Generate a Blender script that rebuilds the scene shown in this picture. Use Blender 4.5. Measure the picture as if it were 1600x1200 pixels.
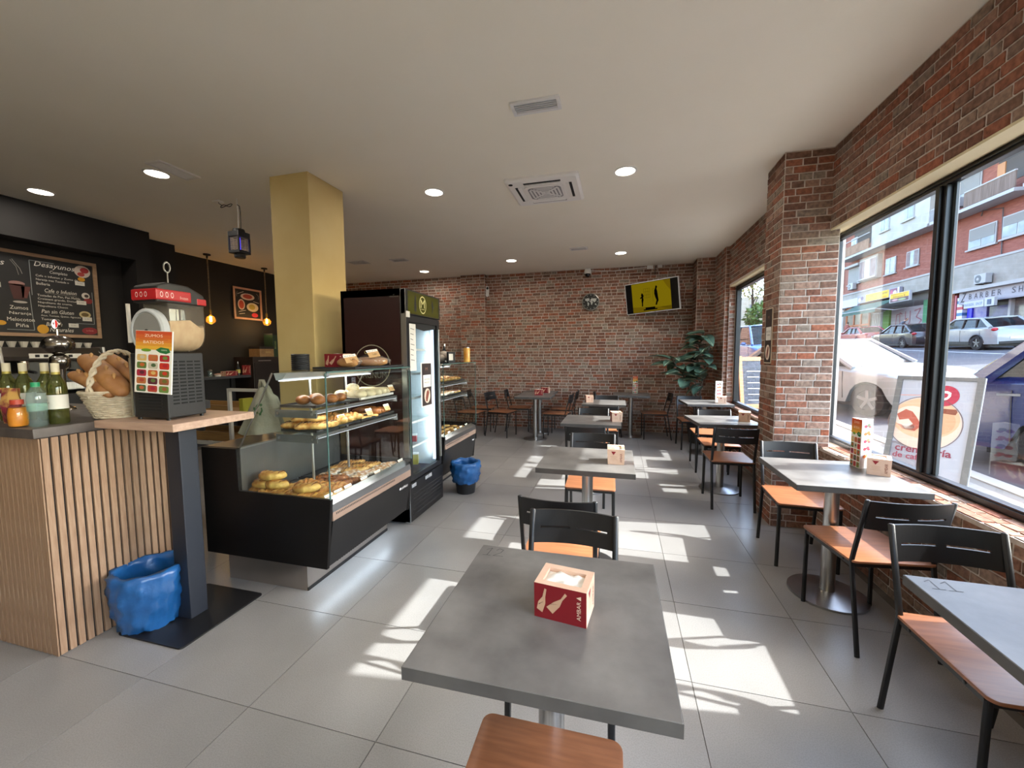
import bpy, bmesh, math, random
from mathutils import Vector, Matrix
random.seed(7)
SC = bpy.context.scene
COL = SC.collection
for o in list(bpy.data.objects): bpy.data.objects.remove(o)
PI = math.pi

# ---------------------------------------------------------------- camera
F_PX, YAW, PITCH, ROLL, CAMH = 624.53, 0.259, -0.0753, -0.0061, 1.46
_f = Vector((-math.sin(YAW)*math.cos(PITCH), math.cos(YAW)*math.cos(PITCH), math.sin(PITCH)))
_r = Vector((math.cos(YAW), math.sin(YAW), 0)); _u = _r.cross(_f)
_r2 = _r*math.cos(ROLL)+_u*math.sin(ROLL); _u2 = -_r*math.sin(ROLL)+_u*math.cos(ROLL)
cam = bpy.data.objects.new('camera', bpy.data.cameras.new('camera')); COL.objects.link(cam)
cam.matrix_world = Matrix(((_r2.x,_u2.x,-_f.x,0),(_r2.y,_u2.y,-_f.y,0),(_r2.z,_u2.z,-_f.z,CAMH),(0,0,0,1)))
cam.data.sensor_width = 36; cam.data.lens = F_PX/1600*36; cam.data.clip_start = .03; cam.data.clip_end = 400
SC.camera = cam

# ---------------------------------------------------------------- sky, sun, exposure
W = bpy.data.worlds.new('world'); SC.world = W; W.use_nodes = True
wn = W.node_tree.nodes; wl = W.node_tree.links
sky = wn.new('ShaderNodeTexSky'); sky.sky_type = 'NISHITA'; sky.sun_disc = False
sky.sun_elevation = math.radians(38); sky.sun_rotation = math.radians(80); sky.air_density = 1.0; sky.dust_density = 2.0; sky.ozone_density = 1.0
hs = wn.new('ShaderNodeHueSaturation'); hs.inputs['Saturation'].default_value = .95
wl.new(sky.outputs[0], hs.inputs['Color']); wl.new(hs.outputs[0], wn['Background'].inputs['Color'])
wn['Background'].inputs['Strength'].default_value = SKY_S = 1.75
SUN_DIR = Vector((-1.247, -.16, -1.0))
sun = bpy.data.objects.new('sun', bpy.data.lights.new('sun', 'SUN')); COL.objects.link(sun)
sun.data.energy = 11.5; sun.data.angle = math.radians(.6); sun.data.color = (1.0, .975, .95)
sun.rotation_euler = SUN_DIR.to_track_quat('-Z', 'Y').to_euler(); sun.location = (20, 5, 20)
SC.view_settings.view_transform = 'Standard'; SC.view_settings.look = 'None'
SC.view_settings.exposure = 0.3; SC.view_settings.gamma = 1.0; SC.view_settings.use_curve_mapping = False
LAMP_W = 6.8            # watts of every ceiling downlight
cy = SC.cycles
cy.max_bounces = 8; cy.diffuse_bounces = 5; cy.glossy_bounces = 4; cy.transparent_max_bounces = 24; cy.transmission_bounces = 4
cy.caustics_reflective = False; cy.caustics_refractive = False; cy.sample_clamp_indirect = 6.0

# ---------------------------------------------------------------- materials
MATS = {}
def srgb(c):
    if isinstance(c, str):
        c = c.lstrip('#'); c = [int(c[i:i+2], 16)/255 for i in (0, 2, 4)]
    return tuple(((x/12.92) if x <= .04045 else ((x+.055)/1.055)**2.4) for x in c)+(1,)
def mat(name, col, col2=None, scale=8, rough=.5, metal=0, bump=0, bscale=40, detail=4, stretch=(1,1,1), emit=None, estr=0, coat=0, lo=.35, hi=.65, spec=.5, trans=0, ior=1.45):
    if name in MATS: return MATS[name]
    m = bpy.data.materials.new(name); m.use_nodes = True; nt = m.node_tree; n = nt.nodes; l = nt.links
    b = n['Principled BSDF']; b.inputs['Base Color'].default_value = srgb(col); b.inputs['Roughness'].default_value = rough; b.inputs['Metallic'].default_value = metal
    b.inputs['Specular IOR Level'].default_value = spec; b.inputs['Coat Weight'].default_value = coat
    if trans: b.inputs['Transmission Weight'].default_value = trans; b.inputs['IOR'].default_value = ior
    if emit: b.inputs['Emission Color'].default_value = srgb(emit); b.inputs['Emission Strength'].default_value = estr
    if col2 or bump:
        tc = n.new('ShaderNodeTexCoord'); mp = n.new('ShaderNodeMapping'); mp.inputs['Scale'].default_value = stretch
        l.new(tc.outputs['Object'], mp.inputs[0])
    if col2:
        t = n.new('ShaderNodeTexNoise'); t.inputs['Scale'].default_value = scale; t.inputs['Detail'].default_value = detail; l.new(mp.outputs[0], t.inputs[0])
        r = n.new('ShaderNodeValToRGB'); r.color_ramp.elements[0].position = lo; r.color_ramp.elements[1].position = hi
        r.color_ramp.elements[0].color = srgb(col); r.color_ramp.elements[1].color = srgb(col2)
        l.new(t.outputs['Fac'], r.inputs[0]); l.new(r.outputs[0], b.inputs['Base Color'])
    if bump:
        t2 = n.new('ShaderNodeTexNoise'); t2.inputs['Scale'].default_value = bscale; t2.inputs['Detail'].default_value = 3; l.new(mp.outputs[0], t2.inputs[0])
        bp = n.new('ShaderNodeBump'); bp.inputs['Strength'].default_value = bump; bp.inputs['Distance'].default_value = .01
        l.new(t2.outputs['Fac'], bp.inputs['Height']); l.new(bp.outputs[0], b.inputs['Normal'])
    MATS[name] = m; return m
def flat(col, rough=.6):
    return mat('print_%s_%d' % (col.lstrip('#'), int(rough*100)), col, rough=rough)
def glow(name, col, s):
    if name in MATS: return MATS[name]
    m = bpy.data.materials.new(name); m.use_nodes = True; n = m.node_tree.nodes; n.remove(n['Principled BSDF'])
    e = n.new('ShaderNodeEmission'); e.inputs[0].default_value = srgb(col); e.inputs[1].default_value = s
    m.node_tree.links.new(e.outputs[0], n['Material Output'].inputs[0]); MATS[name] = m; return m
def pane_mat(name, tint=(1,1,1), f0=.04, rough=0.0, body=0.0, body_col=(.5,.6,.55)):
    if name in MATS: return MATS[name]
    m = bpy.data.materials.new(name); m.use_nodes = True; nt = m.node_tree; n = nt.nodes; l = nt.links; n.remove(n['Principled BSDF'])
    t = n.new('ShaderNodeBsdfTransparent'); t.inputs[0].default_value = tuple(tint)+(1,)
    g = n.new('ShaderNodeBsdfGlossy'); g.inputs['Roughness'].default_value = rough
    fr = n.new('ShaderNodeFresnel'); fr.inputs['IOR'].default_value = (1+f0**.5)/(1-f0**.5)
    geo = n.new('ShaderNodeNewGeometry'); inv = n.new('ShaderNodeMath'); inv.operation = 'SUBTRACT'; inv.inputs[0].default_value = 1
    mu = n.new('ShaderNodeMath'); mu.operation = 'MULTIPLY'; l.new(geo.outputs['Backfacing'], inv.inputs[1]); l.new(fr.outputs[0], mu.inputs[0]); l.new(inv.outputs[0], mu.inputs[1])
    mx = n.new('ShaderNodeMixShader'); l.new(mu.outputs[0], mx.inputs[0]); l.new(g.outputs[0], mx.inputs[2])
    if body:
        d = n.new('ShaderNodeBsdfDiffuse'); d.inputs[0].default_value = tuple(body_col)+(1,)
        m2 = n.new('ShaderNodeMixShader'); m2.inputs[0].default_value = body; l.new(t.outputs[0], m2.inputs[1]); l.new(d.outputs[0], m2.inputs[2]); l.new(m2.outputs[0], mx.inputs[1])
    else: l.new(t.outputs[0], mx.inputs[1])
    l.new(mx.outputs[0], n['Material Output'].inputs[0]); MATS[name] = m; return m
def brick_mat(name, cols, sat=1.0):
    m = bpy.data.materials.new(name); m.use_nodes = True; nt = m.node_tree; n = nt.nodes; l = nt.links; b = n['Principled BSDF']; b.inputs['Roughness'].default_value = .85; b.inputs['Specular IOR Level'].default_value = .25
    oi = n.new('ShaderNodeObjectInfo'); ge = n.new('ShaderNodeNewGeometry')
    ad = n.new('ShaderNodeMath'); ad.operation = 'ADD'; l.new(oi.outputs['Random'], ad.inputs[0]); l.new(ge.outputs['Random Per Island'], ad.inputs[1])
    fr = n.new('ShaderNodeMath'); fr.operation = 'FRACT'; l.new(ad.outputs[0], fr.inputs[0])
    ra = n.new('ShaderNodeValToRGB'); ra.color_ramp.interpolation = 'LINEAR'
    el = ra.color_ramp.elements
    for i, c in enumerate(cols):
        p = i/(len(cols)-1)
        e = el[i] if i < 2 else el.new(p)
        e.position = p; e.color = srgb(c)
    for i, c in enumerate(cols): el[i].color = srgb(c)
    l.new(fr.outputs[0], ra.inputs[0])
    tc = n.new('ShaderNodeNewGeometry'); t = n.new('ShaderNodeTexNoise'); t.inputs['Scale'].default_value = 38; t.inputs['Detail'].default_value = 5; l.new(tc.outputs['Position'], t.inputs[0])
    r2 = n.new('ShaderNodeValToRGB'); r2.color_ramp.elements[0].position = .3; r2.color_ramp.elements[1].position = .72; r2.color_ramp.elements[0].color = (.45,.42,.42,1); r2.color_ramp.elements[1].color = (1.5,1.5,1.5,1); l.new(t.outputs['Fac'], r2.inputs[0])
    mx = n.new('ShaderNodeMix'); mx.data_type = 'RGBA'; mx.blend_type = 'MULTIPLY'; mx.inputs['Factor'].default_value = .8; l.new(ra.outputs[0], mx.inputs[6]); l.new(r2.outputs[0], mx.inputs[7])
    l.new(mx.outputs[2], b.inputs['Base Color'])
    bp = n.new('ShaderNodeBump'); bp.inputs['Strength'].default_value = .5; bp.inputs['Distance'].default_value = .006; l.new(t.outputs['Fac'], bp.inputs['Height']); l.new(bp.outputs[0], b.inputs['Normal'])
    MATS[name] = m; return m
def wood_mat(name, c1, c2, axis='x', scale=6, rough=.5, bump=.1):
    st = {'x': (1, 9, 9), 'y': (9, 1, 9), 'z': (9, 9, 1)}[axis]
    return mat(name, c1, c2, scale=scale, rough=rough, stretch=st, detail=6, bump=bump, bscale=scale*2, lo=.3, hi=.7)

# ---------------------------------------------------------------- mesh helpers
class MB:
    def __init__(s): s.v = []; s.f = []; s.m = []; s.mats = []
    def mi(s, m):
        if m is None: return 0
        if m not in s.mats: s.mats.append(m)
        return s.mats.index(m)
    def add(s, vs, fs, m=None):
        b = len(s.v); s.v += [tuple(v) for v in vs]; k = s.mi(m)
        for f in fs: s.f.append(tuple(b+i for i in f)); s.m.append(k)
        return s
    def box(s, x0, x1, y0, y1, z0, z1, m=None):
        v = [(x0,y0,z0),(x1,y0,z0),(x1,y1,z0),(x0,y1,z0),(x0,y0,z1),(x1,y0,z1),(x1,y1,z1),(x0,y1,z1)]
        return s.add(v, [(0,3,2,1),(4,5,6,7),(0,1,5,4),(1,2,6,5),(2,3,7,6),(3,0,4,7)], m)
    def obox(s, c, ax, ay, az, m=None):          # oriented box, half-axis vectors
        c = Vector(c); ax = Vector(ax); ay = Vector(ay); az = Vector(az)
        v = [c+sx*ax+sy*ay+sz*az for sz in (-1,1) for sx, sy in ((-1,-1),(1,-1),(1,1),(-1,1))]
        return s.add(v, [(0,3,2,1),(4,5,6,7),(0,1,5,4),(1,2,6,5),(2,3,7,6),(3,0,4,7)], m)
    def prism(s, poly, a, b, axis='z', m=None):   # polygon (ccw seen from +axis) extruded from a to b
        n = len(poly)
        def P(p, t): return {'z': (p[0],p[1],t), 'y': (p[0],t,p[1]), 'x': (t,p[0],p[1])}[axis]
        v = [P(p, a) for p in poly]+[P(p, b) for p in poly]
        fl = axis == 'y'
        fs = [tuple(range(n))[::-1], tuple(range(n, 2*n))]+[(i, (i+1) % n, n+(i+1) % n, n+i) for i in range(n)]
        if fl: fs = [f[::-1] for f in fs]
        return s.add(v, fs, m)
    def rings(s, rs, cap=True, m=None, closed=False):
        n = len(rs[0]); v = [p for r in rs for p in r]; fs = []
        k = len(rs)
        for i in range(k if closed else k-1):
            a = i*n; b = ((i+1) % k)*n
            for j in range(n): fs.append((a+j, a+(j+1) % n, b+(j+1) % n, b+j))
        if cap and not closed: fs += [tuple(range(n))[::-1], tuple((k-1)*n+j for j in range(n))]
        return s.add(v, fs, m)
    def tube(s, pts, r, n=8, m=None, cap=True, closed=False, flat=None):
        pts = [Vector(p) for p in pts]; rs = []
        rr = r if isinstance(r, (list, tuple)) else [r]*len(pts)
        up = None; k = len(pts)
        for i, p in enumerate(pts):
            if closed: d = pts[(i+1) % k]-pts[i-1]
            else: d = (pts[i+1]-p if i == 0 else p-pts[i-1] if i == k-1 else (pts[i+1]-p).normalized()+(p-pts[i-1]).normalized())
            d.normalize()
            if up is None: up = Vector((0,0,1)) if abs(d.z) < .9 else Vector((1,0,0))
            a = d.cross(up)
            if a.length < 1e-5: a = d.cross(Vector((0,1,0)))
            a.normalize(); b = a.cross(d); b.normalize(); up = b
            fa, fb = flat or (1,1)
            rs.append([p+rr[i]*(fa*math.cos(t)*a+fb*math.sin(t)*b) for t in [-2*PI*j/n for j in range(n)]])
        return s.rings(rs, cap, m, closed)
    def lathe(s, prof, c=(0,0,0), n=20, m=None, ax='z', cap=True):
        rs = []
        for r, h in prof:
            r = max(r, 1e-4); ring = []
            for j in range(n):
                t = 2*PI*j/n; x, y = r*math.cos(t), r*math.sin(t)
                p = (x,y,h) if ax == 'z' else (h,x,y) if ax == 'x' else (y,h,x)
                ring.append((c[0]+p[0], c[1]+p[1], c[2]+p[2]))
            rs.append(ring)
        return s.rings(rs, cap, m)
    def ball(s, c, r, n=10, k=6, m=None):
        rx, ry, rz = r if isinstance(r, (tuple, list)) else (r, r, r)
        rs = [[(c[0]+rx*math.sin(a)*math.cos(t), c[1]+ry*math.sin(a)*math.sin(t), c[2]-rz*math.cos(a)) for t in [2*PI*j/n for j in range(n)]] for a in [PI*(.02+.96*i/k) for i in range(k+1)]]
        return s.rings(rs, True, m)
    def quad(s, a, b, c, d, m=None): return s.add([a,b,c,d], [(0,1,2,3)], m)
    def mesh(s, name):
        me = bpy.data.meshes.new(name); me.from_pydata(s.v, [], s.f)
        for m in s.mats: me.materials.append(m)
        if len(s.mats) > 1: me.polygons.foreach_set('material_index', s.m)
        me.update(); return me
    def build(s, name, m=None, parent=None, smooth=False, bevel=0, seg=2, loc=None):
        me = s.mesh(name)
        if m is not None:
            if not s.mats: me.materials.append(m)
        if bevel:
            bm = bmesh.new(); bm.from_mesh(me)
            bmesh.ops.bevel(bm, geom=[e for e in bm.edges if e.is_manifold and e.calc_face_angle(0) > .5], offset=bevel, segments=seg, affect='EDGES', profile=.6, clamp_overlap=True)
            bm.to_mesh(me); bm.free()
        if smooth:
            me.polygons.foreach_set('use_smooth', [True]*len(me.polygons))
            if smooth != 'all' and hasattr(me, 'set_sharp_from_angle'): me.set_sharp_from_angle(angle=math.radians(40))
        o = bpy.data.objects.new(name, me); COL.objects.link(o)
        if parent: o.parent = parent
        if loc: o.location = loc
        return o
def tag(o, label=None, cat=None, group=None, kind=None):
    if label: o['label'] = label
    if cat: o['category'] = cat
    if group: o['group'] = group
    if kind: o['kind'] = kind
    return o
def thing(name, label, cat, loc=(0,0,0), rz=0, group=None):
    o = bpy.data.objects.new(name, None); COL.objects.link(o); o.location = loc; o.rotation_euler = (0,0,rz); o.empty_display_size = .05
    return tag(o, label, cat, group)
def copy_tree(o, parent=None):
    c = o.copy(); COL.objects.link(c); c.parent = parent
    for ch in o.children: copy_tree(ch, c)
    return c
def dup(root, loc, rz, label=None, group=None):
    c = copy_tree(root); c.location = loc; c.rotation_euler = (0,0,rz)
    if label: c['label'] = label
    if group: c['group'] = group
    return c
# flat lettering turned into mesh data
_TX = {}
def text_data(txt, shear=0.0, bold=0.0):
    k = (txt, shear, bold)
    if k in _TX: return _TX[k]
    cu = bpy.data.curves.new('lettering', 'FONT'); cu.body = txt; cu.shear = shear; cu.offset = bold; cu.resolution_u = 2; cu.fill_mode = 'FRONT'
    ob = bpy.data.objects.new('lettering', cu); COL.objects.link(ob)
    me = ob.to_mesh(); vs = [v.co.copy() for v in me.vertices]; fs = [tuple(p.vertices) for p in me.polygons]; ob.to_mesh_clear()
    bpy.data.objects.remove(ob); bpy.data.curves.remove(cu)
    if vs:
        x0 = min(v.x for v in vs); x1 = max(v.x for v in vs); y0 = min(v.y for v in vs); y1 = max(v.y for v in vs)
    else: x0 = x1 = y0 = y1 = 0
    _TX[k] = (vs, fs, x0, x1, y0, y1); return _TX[k]
class Decal:
    """flat print on a plane: origin o (lower-left), unit axes u, v, size w x h; items use 0..1 coordinates"""
    def __init__(s, o, u, v, w, h, lift=.0007):
        s.o = Vector(o); s.u = Vector(u).normalized(); s.v = Vector(v).normalized(); s.n = s.u.cross(s.v).normalized(); s.w = w; s.h = h; s.l = lift; s.k = 0; s.mb = MB()
    def P(s, x, y): return s.o+s.u*(x*s.w)+s.v*(y*s.h)+s.n*(s.l*(1+.35*s.k))
    def poly(s, pts, col): s.mb.add([s.P(*p) for p in pts], [tuple(range(len(pts)))], flat(col) if isinstance(col, str) else col); return s
    def rect(s, x0, y0, x1, y1, col): return s.poly([(x0,y0),(x1,y0),(x1,y1),(x0,y1)], col)
    def ell(s, cx, cy, rx, ry, col, n=16): return s.poly([(cx+rx*math.cos(2*PI*i/n), cy+ry*math.sin(2*PI*i/n)) for i in range(n)], col)
    def ring(s, cx, cy, rx, ry, t, col, n=24):
        m = flat(col) if isinstance(col, str) else col
        for i in range(n):
            a, b = 2*PI*i/n, 2*PI*(i+1)/n
            s.mb.add([s.P(cx+rx*math.cos(a), cy+ry*math.sin(a)), s.P(cx+rx*math.cos(b), cy+ry*math.sin(b)), s.P(cx+rx*(1-t)*math.cos(b), cy+ry*(1-t)*math.sin(b)), s.P(cx+rx*(1-t)*math.cos(a), cy+ry*(1-t)*math.sin(a))], [(0,1,2,3)], m)
        return s
    def line(s, pts, wd, col):
        m = flat(col) if isinstance(col, str) else col
        for a, b in zip(pts, pts[1:]):
            A = s.P(*a); B = s.P(*b); d = (B-A).normalized(); q = s.n.cross(d)*wd/2
            s.mb.add([A-q, B-q, B+q, A+q], [(0,1,2,3)], m)
        return s
    def text(s, txt, x, y, w, h, col, shear=0, rot=0, bold=0):     # fitted into the box with lower-left x,y
        vs, fs, x0, x1, y0, y1 = text_data(txt, shear, bold)
        if not vs: return s
        m = flat(col) if isinstance(col, str) else col
        sx = 1/max(x1-x0, 1e-6); sy = 1/max(y1-y0, 1e-6); out = []
        for p in vs:
            a, b = (p.x-x0)*sx, (p.y-y0)*sy
            if rot == 90: a, b = 1-b, a
            elif rot == -90: a, b = b, 1-a
            out.append(s.P(x+a*w, y+b*h))
        s.mb.add(out, fs, m); return s
    def up(s): s.k += 1; return s
    def build(s, name, parent): return s.mb.build(name, None, parent)
def rrect(x0, x1, y0, y1, r, n=4):
    p = []
    for cx, cy, a in ((x1-r,y1-r,0),(x0+r,y1-r,90),(x0+r,y0+r,180),(x1-r,y0+r,270)):
        for i in range(n+1):
            t = math.radians(a+90*i/n); p.append((cx+r*math.cos(t), cy+r*math.sin(t)))
    return p
# ================================================================ the room
H = 3.03
XR = 1.5876
M_mortar = mat('brick_mortar', '#beb2a8', '#d2c8bf', scale=30, rough=.9, bump=.3, bscale=120)
M_brick = brick_mat('faux_brick', ['#7d5f50', '#8f6b5a', '#6d5446', '#965f48', '#877a6d', '#9c7c6b', '#6f4a3b', '#8f8478', '#965a42', '#795b4d'])
M_cream = mat('cream_plaster', '#d9cba6', '#ddd0ad', scale=3, rough=.85, bump=.05, bscale=150)
M_ceil = mat('ceiling_paint', '#efebde', '#f1ede1', scale=2, rough=.9, bump=.06, bscale=160)
M_ochre = mat('ochre_paint', '#cbb277', '#cfb87e', scale=4, rough=.7, bump=.04, bscale=140)
M_blackwall = mat('black_wall_paint', '#131010', '#171413', scale=3, rough=.75)
M_grout = mat('tile_grout', '#6b6663', rough=.9)
M_black = mat('black_powder_coat', '#17171a', rough=.45)
M_frame = mat('black_window_frame', '#131316', rough=.35)
M_glass = pane_mat('window_glass', (.96,.985,.98), .03)

def tile_mat():
    m = mat('grey_porcelain', '#868483', '#908e8d', scale=2.2, rough=.30, bump=.03, bscale=260, spec=.6, detail=6)
    n = m.node_tree.nodes; l = m.node_tree.links; b = n['Principled BSDF']
    # fine speckle
    t = n.new('ShaderNodeTexNoise'); t.inputs['Scale'].default_value = 210; t.inputs['Detail'].default_value = 2
    g = n.new('ShaderNodeNewGeometry'); l.new(g.outputs['Position'], t.inputs[0])
    r = n.new('ShaderNodeValToRGB'); r.color_ramp.elements[0].position = .35; r.color_ramp.elements[0].color = (.86,.86,.86,1); r.color_ramp.elements[1].position = .6; r.color_ramp.elements[1].color = (1.04,1.04,1.04,1)
    l.new(t.outputs['Fac'], r.inputs[0])
    src = b.inputs['Base Color'].links[0].from_socket
    mx = n.new('ShaderNodeMix'); mx.data_type = 'RGBA'; mx.blend_type = 'MULTIPLY'; mx.inputs['Factor'].default_value = 1; l.new(src, mx.inputs[6]); l.new(r.outputs[0], mx.inputs[7]); l.new(mx.outputs[2], b.inputs['Base Color'])
    oi = n.new('ShaderNodeObjectInfo'); mp = n.new('ShaderNodeMapRange'); mp.inputs[3].default_value = .95; mp.inputs[4].default_value = 1.05; l.new(oi.outputs['Random'], mp.inputs[0])
    mm = n.new('ShaderNodeMix'); mm.data_type = 'RGBA'; mm.blend_type = 'MULTIPLY'; mm.inputs['Factor'].default_value = 1; l.new(mx.outputs[2], mm.inputs[6]); l.new(mp.outputs[0], mm.inputs[7]); l.new(mm.outputs[2], b.inputs['Base Color'])
    return m
M_tile = tile_mat()

def project(p):
    d = Vector(p)-Vector((0,0,CAMH)); z = d.dot(_f)
    if z < .05: return None
    return 800+F_PX*d.dot(_r2)/z, 600-F_PX*d.dot(_u2)/z, z

# floor: slab with porcelain tiles laid on it
floor = tag(MB().box(-6.9, 1.86, -2.8, 8.0, -.2, -.0035).build('floor', M_grout), 'grey porcelain tile floor of the cafe', None, None, 'structure')
SX, SY = .6015, .5945
tme = MB().add([(-SX/2+.0016,-SY/2+.0016,0),(SX/2-.0016,-SY/2+.0016,0),(SX/2-.0016,SY/2-.0016,0),(-SX/2+.0016,SY/2-.0016,0),(-SX/2+.0016,-SY/2+.0016,-.004),(SX/2-.0016,-SY/2+.0016,-.004),(SX/2-.0016,SY/2-.0016,-.004),(-SX/2+.0016,SY/2-.0016,-.004)], [(0,1,2,3),(4,5,1,0),(5,6,2,1),(6,7,3,2),(7,4,0,3)], M_tile).mesh('tile')
for i in range(-9, 6):
    for j in range(-8, 12):
        cx = -1.468+SX*(i+.5); cyy = 1.224+SY*(j+.5)
        if cx-SX/2 < -6.6 or cx > XR+.1 or cyy < -2.7 or cyy-SY/2 > 7.7: continue
        if i == 4 and cx > 1.7: continue
        o = bpy.data.objects.new('tile', tme); COL.objects.link(o); o.parent = floor; o.location = (cx, cyy, random.uniform(-.0003,.0003))

ceiling = tag(MB().box(-6.9, 1.95, -2.9, 8.0, H, H+.3).build('ceiling', M_ceil), 'smooth cream ceiling of the cafe', None, None, 'structure')

# ---------------------------------------------------------------- faux brick
class Bricks:
    def __init__(s, host, budget=300): s.host = host; s.list = []; s.budget = budget
    def face(s, o, u, v, w, h, holes=(), row=.056, z0=0, lmin=.085, lmax=.21):
        o = Vector(o); u = Vector(u); v = Vector(v); n = u.cross(v); k = 0; y = 0
        g = .0105
        while y < h-.012:
            hh = min(row, h-y); iv = [(0.0, w)]
            for (a0, a1, b0, b1) in holes:
                if y+hh*.5 > b0 and y+hh*.5 < b1:
                    nv = []
                    for p, q in iv:
                        if a1 <= p or a0 >= q: nv.append((p, q)); continue
                        if a0 > p: nv.append((p, a0))
                        if a1 < q: nv.append((a1, q))
                    iv = nv
            for p, q in iv:
                x = p-(random.uniform(0, .1))
                while x < q-.01:
                    L = random.uniform(lmin, lmax)
                    if q-(x+L) < .05: L = q-x
                    a, b = max(x, p), min(x+L, q)
                    if b-a > .02: s.list.append((o+u*((a+b)/2)+v*(y+hh/2), u, v, n, b-a-g, hh-g))
                    x += L
            y += row
        return s
    def finish(s, mtl):
        proto = []
        rnd = random.Random(3)
        for k in range(6):
            J = lambda a: rnd.uniform(-a, a)
            tw = .985
            top = [(-.5*tw+J(.012), -.5*tw+J(.05), 1+J(.12)), (.5*tw+J(.012), -.5*tw+J(.05), 1+J(.12)), (.5*tw+J(.012), .5*tw+J(.05), 1+J(.12)), (-.5*tw+J(.012), .5*tw+J(.05), 1+J(.12))]
            bot = [(-.5,-.5,0),(.5,-.5,0),(.5,.5,0),(-.5,.5,0)]
            vs = bot+top; fs = [(4,5,6,7),(0,1,5,4),(1,2,6,5),(2,3,7,6),(3,0,4,7)]
            proto.append((vs, fs, MB().add(vs, fs, mtl).mesh('brick')))
        sc = []
        for i, (c, u, v, n, L, hh) in enumerate(s.list):
            pr = project(c); a = 0
            if pr and -20 < pr[0] < 1620 and -20 < pr[1] < 1220:
                vd = (Vector((0,0,CAMH))-c); cs = vd.normalized().dot(n)
                if cs > 0: a = L*hh*cs/pr[2]**2
            sc.append((a, i))
        pick = set(i for a, i in sorted(sc, reverse=True)[:s.budget] if a > 0)
        rest = MB()
        for i, (c, u, v, n, L, hh) in enumerate(s.list):
            vs, fs, me = proto[random.randrange(6)]; dp = random.uniform(.0035, .0065)
            if i in pick:
                o = bpy.data.objects.new('brick', me); COL.objects.link(o); o.parent = s.host
                o.matrix_local = Matrix(((u.x*L,v.x*hh,n.x*dp,c.x),(u.y*L,v.y*hh,n.y*dp,c.y),(u.z*L,v.z*hh,n.z*dp,c.z),(0,0,0,1)))
            else: rest.add([c+u*(x*L)+v*(y*hh)+n*(z*dp) for x, y, z in vs], fs, mtl)
        if rest.v: tag(rest.build('brickwork', mtl, s.host), kind='stuff')

Xm, Ym, Zm = Vector((1,0,0)), Vector((0,1,0)), Vector((0,0,1))
# right wall with two window openings
mb = MB()
SILL, LIN1, LIN2 = .69, 2.41, 2.44
mb.box(XR, 1.86, -2.8, 4.45, 0, SILL).box(XR, 1.60, -2.8, 4.09, LIN1, H).box(1.60, 1.86, -2.8, 4.09, 2.462, H).box(XR, 1.86, -2.8, -2.4, SILL, LIN1).box(XR, 1.86, .85, 1.80, SILL, LIN1)  # last box: unseen wall stretch added to keep sun off the near tables
mb.box(1.65, 1.86, 4.09, 4.45, SILL, H).box(XR, 1.65, 4.087, 4.45, SILL, H)
mb.box(XR, 1.86, 4.45, 6.63, 0, SILL-.02).box(XR, 1.745, 4.45, 6.63, SILL-.02, SILL).box(XR, 1.86, 4.45, 6.63, LIN2, H).box(XR, 1.745, 6.63, 7.9, 0, H)
mb.box(1.535, XR, 6.675, 7.9, 0, H).box(1.258, 1.535, 7.335, 7.9, 0, H)
wall_right = tag(mb.build('wall_right', M_mortar), 'red faux brick wall pierced by two shop windows', None, None, 'structure')
bk = Bricks(wall_right, 300)
bk.face((XR, 6.675, 0), -Ym, Zm, 9.4, H, holes=[(2.588, 2.956, 0, 3.1), (2.956, 4.875, SILL, LIN1), (5.825, 9.075, SILL, LIN1), (.045, 2.225, SILL, LIN2)])
bk.face((1.535, 7.335, 0), -Ym, Zm, .66, H)
bk.face((1.258, 7.335, 0), Xm, Zm, .277, H)
bk.face((1.535, 6.675, 0), Xm, Zm, .0526, H)
bk.face((1.258, 7.71, 0), -Ym, Zm, .375, H)
bk.face((XR, 6.63, SILL), Xm, Zm, .08, LIN2-SILL)             # far jamb of the second window
bk.face((1.76, 1.80, SILL), Ym, -Xm, 1.95, .172, row=.057)      # brick sills
bk.face((1.67, 4.45, SILL), Ym, -Xm, 2.18, .082, row=.041)
bk.finish(M_brick)
# pier between the windows
wall_pier = tag(MB().box(1.2546, 1.65, 3.719, 4.087, 0, H).build('wall_pier', M_mortar), 'red faux brick pier between the two shop windows', None, None, 'structure')
bk = Bricks(wall_pier, 300)
bk.face((1.2546, 3.719, 0), Xm, Zm, .395, H)
bk.face((1.2546, 4.087, 0), -Ym, Zm, .368, H)
bk.face((1.65, 4.087, 0), -Xm, Zm, .395, H)
bk.finish(M_brick)
# back wall with a shallow pilaster
wall_back = tag(MB().box(-6.9, 1.86, 7.71, 7.95, 0, H).box(-3.07, -2.56, 7.60, 7.71, 0, H).build('wall_back', M_mortar), 'red faux brick wall at the far end of the cafe', None, None, 'structure')
bk = Bricks(wall_back, 300)
bk.face((-6.5, 7.71, 0), Xm, Zm, 7.76, H, holes=[(3.43, 3.94, 0, 3.1)])
bk.face((-3.07, 7.60, 0), Xm, Zm, .51, H)
bk.face((-2.56, 7.60, 0), Ym, Zm, .11, H)
bk.finish(M_brick)
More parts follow.
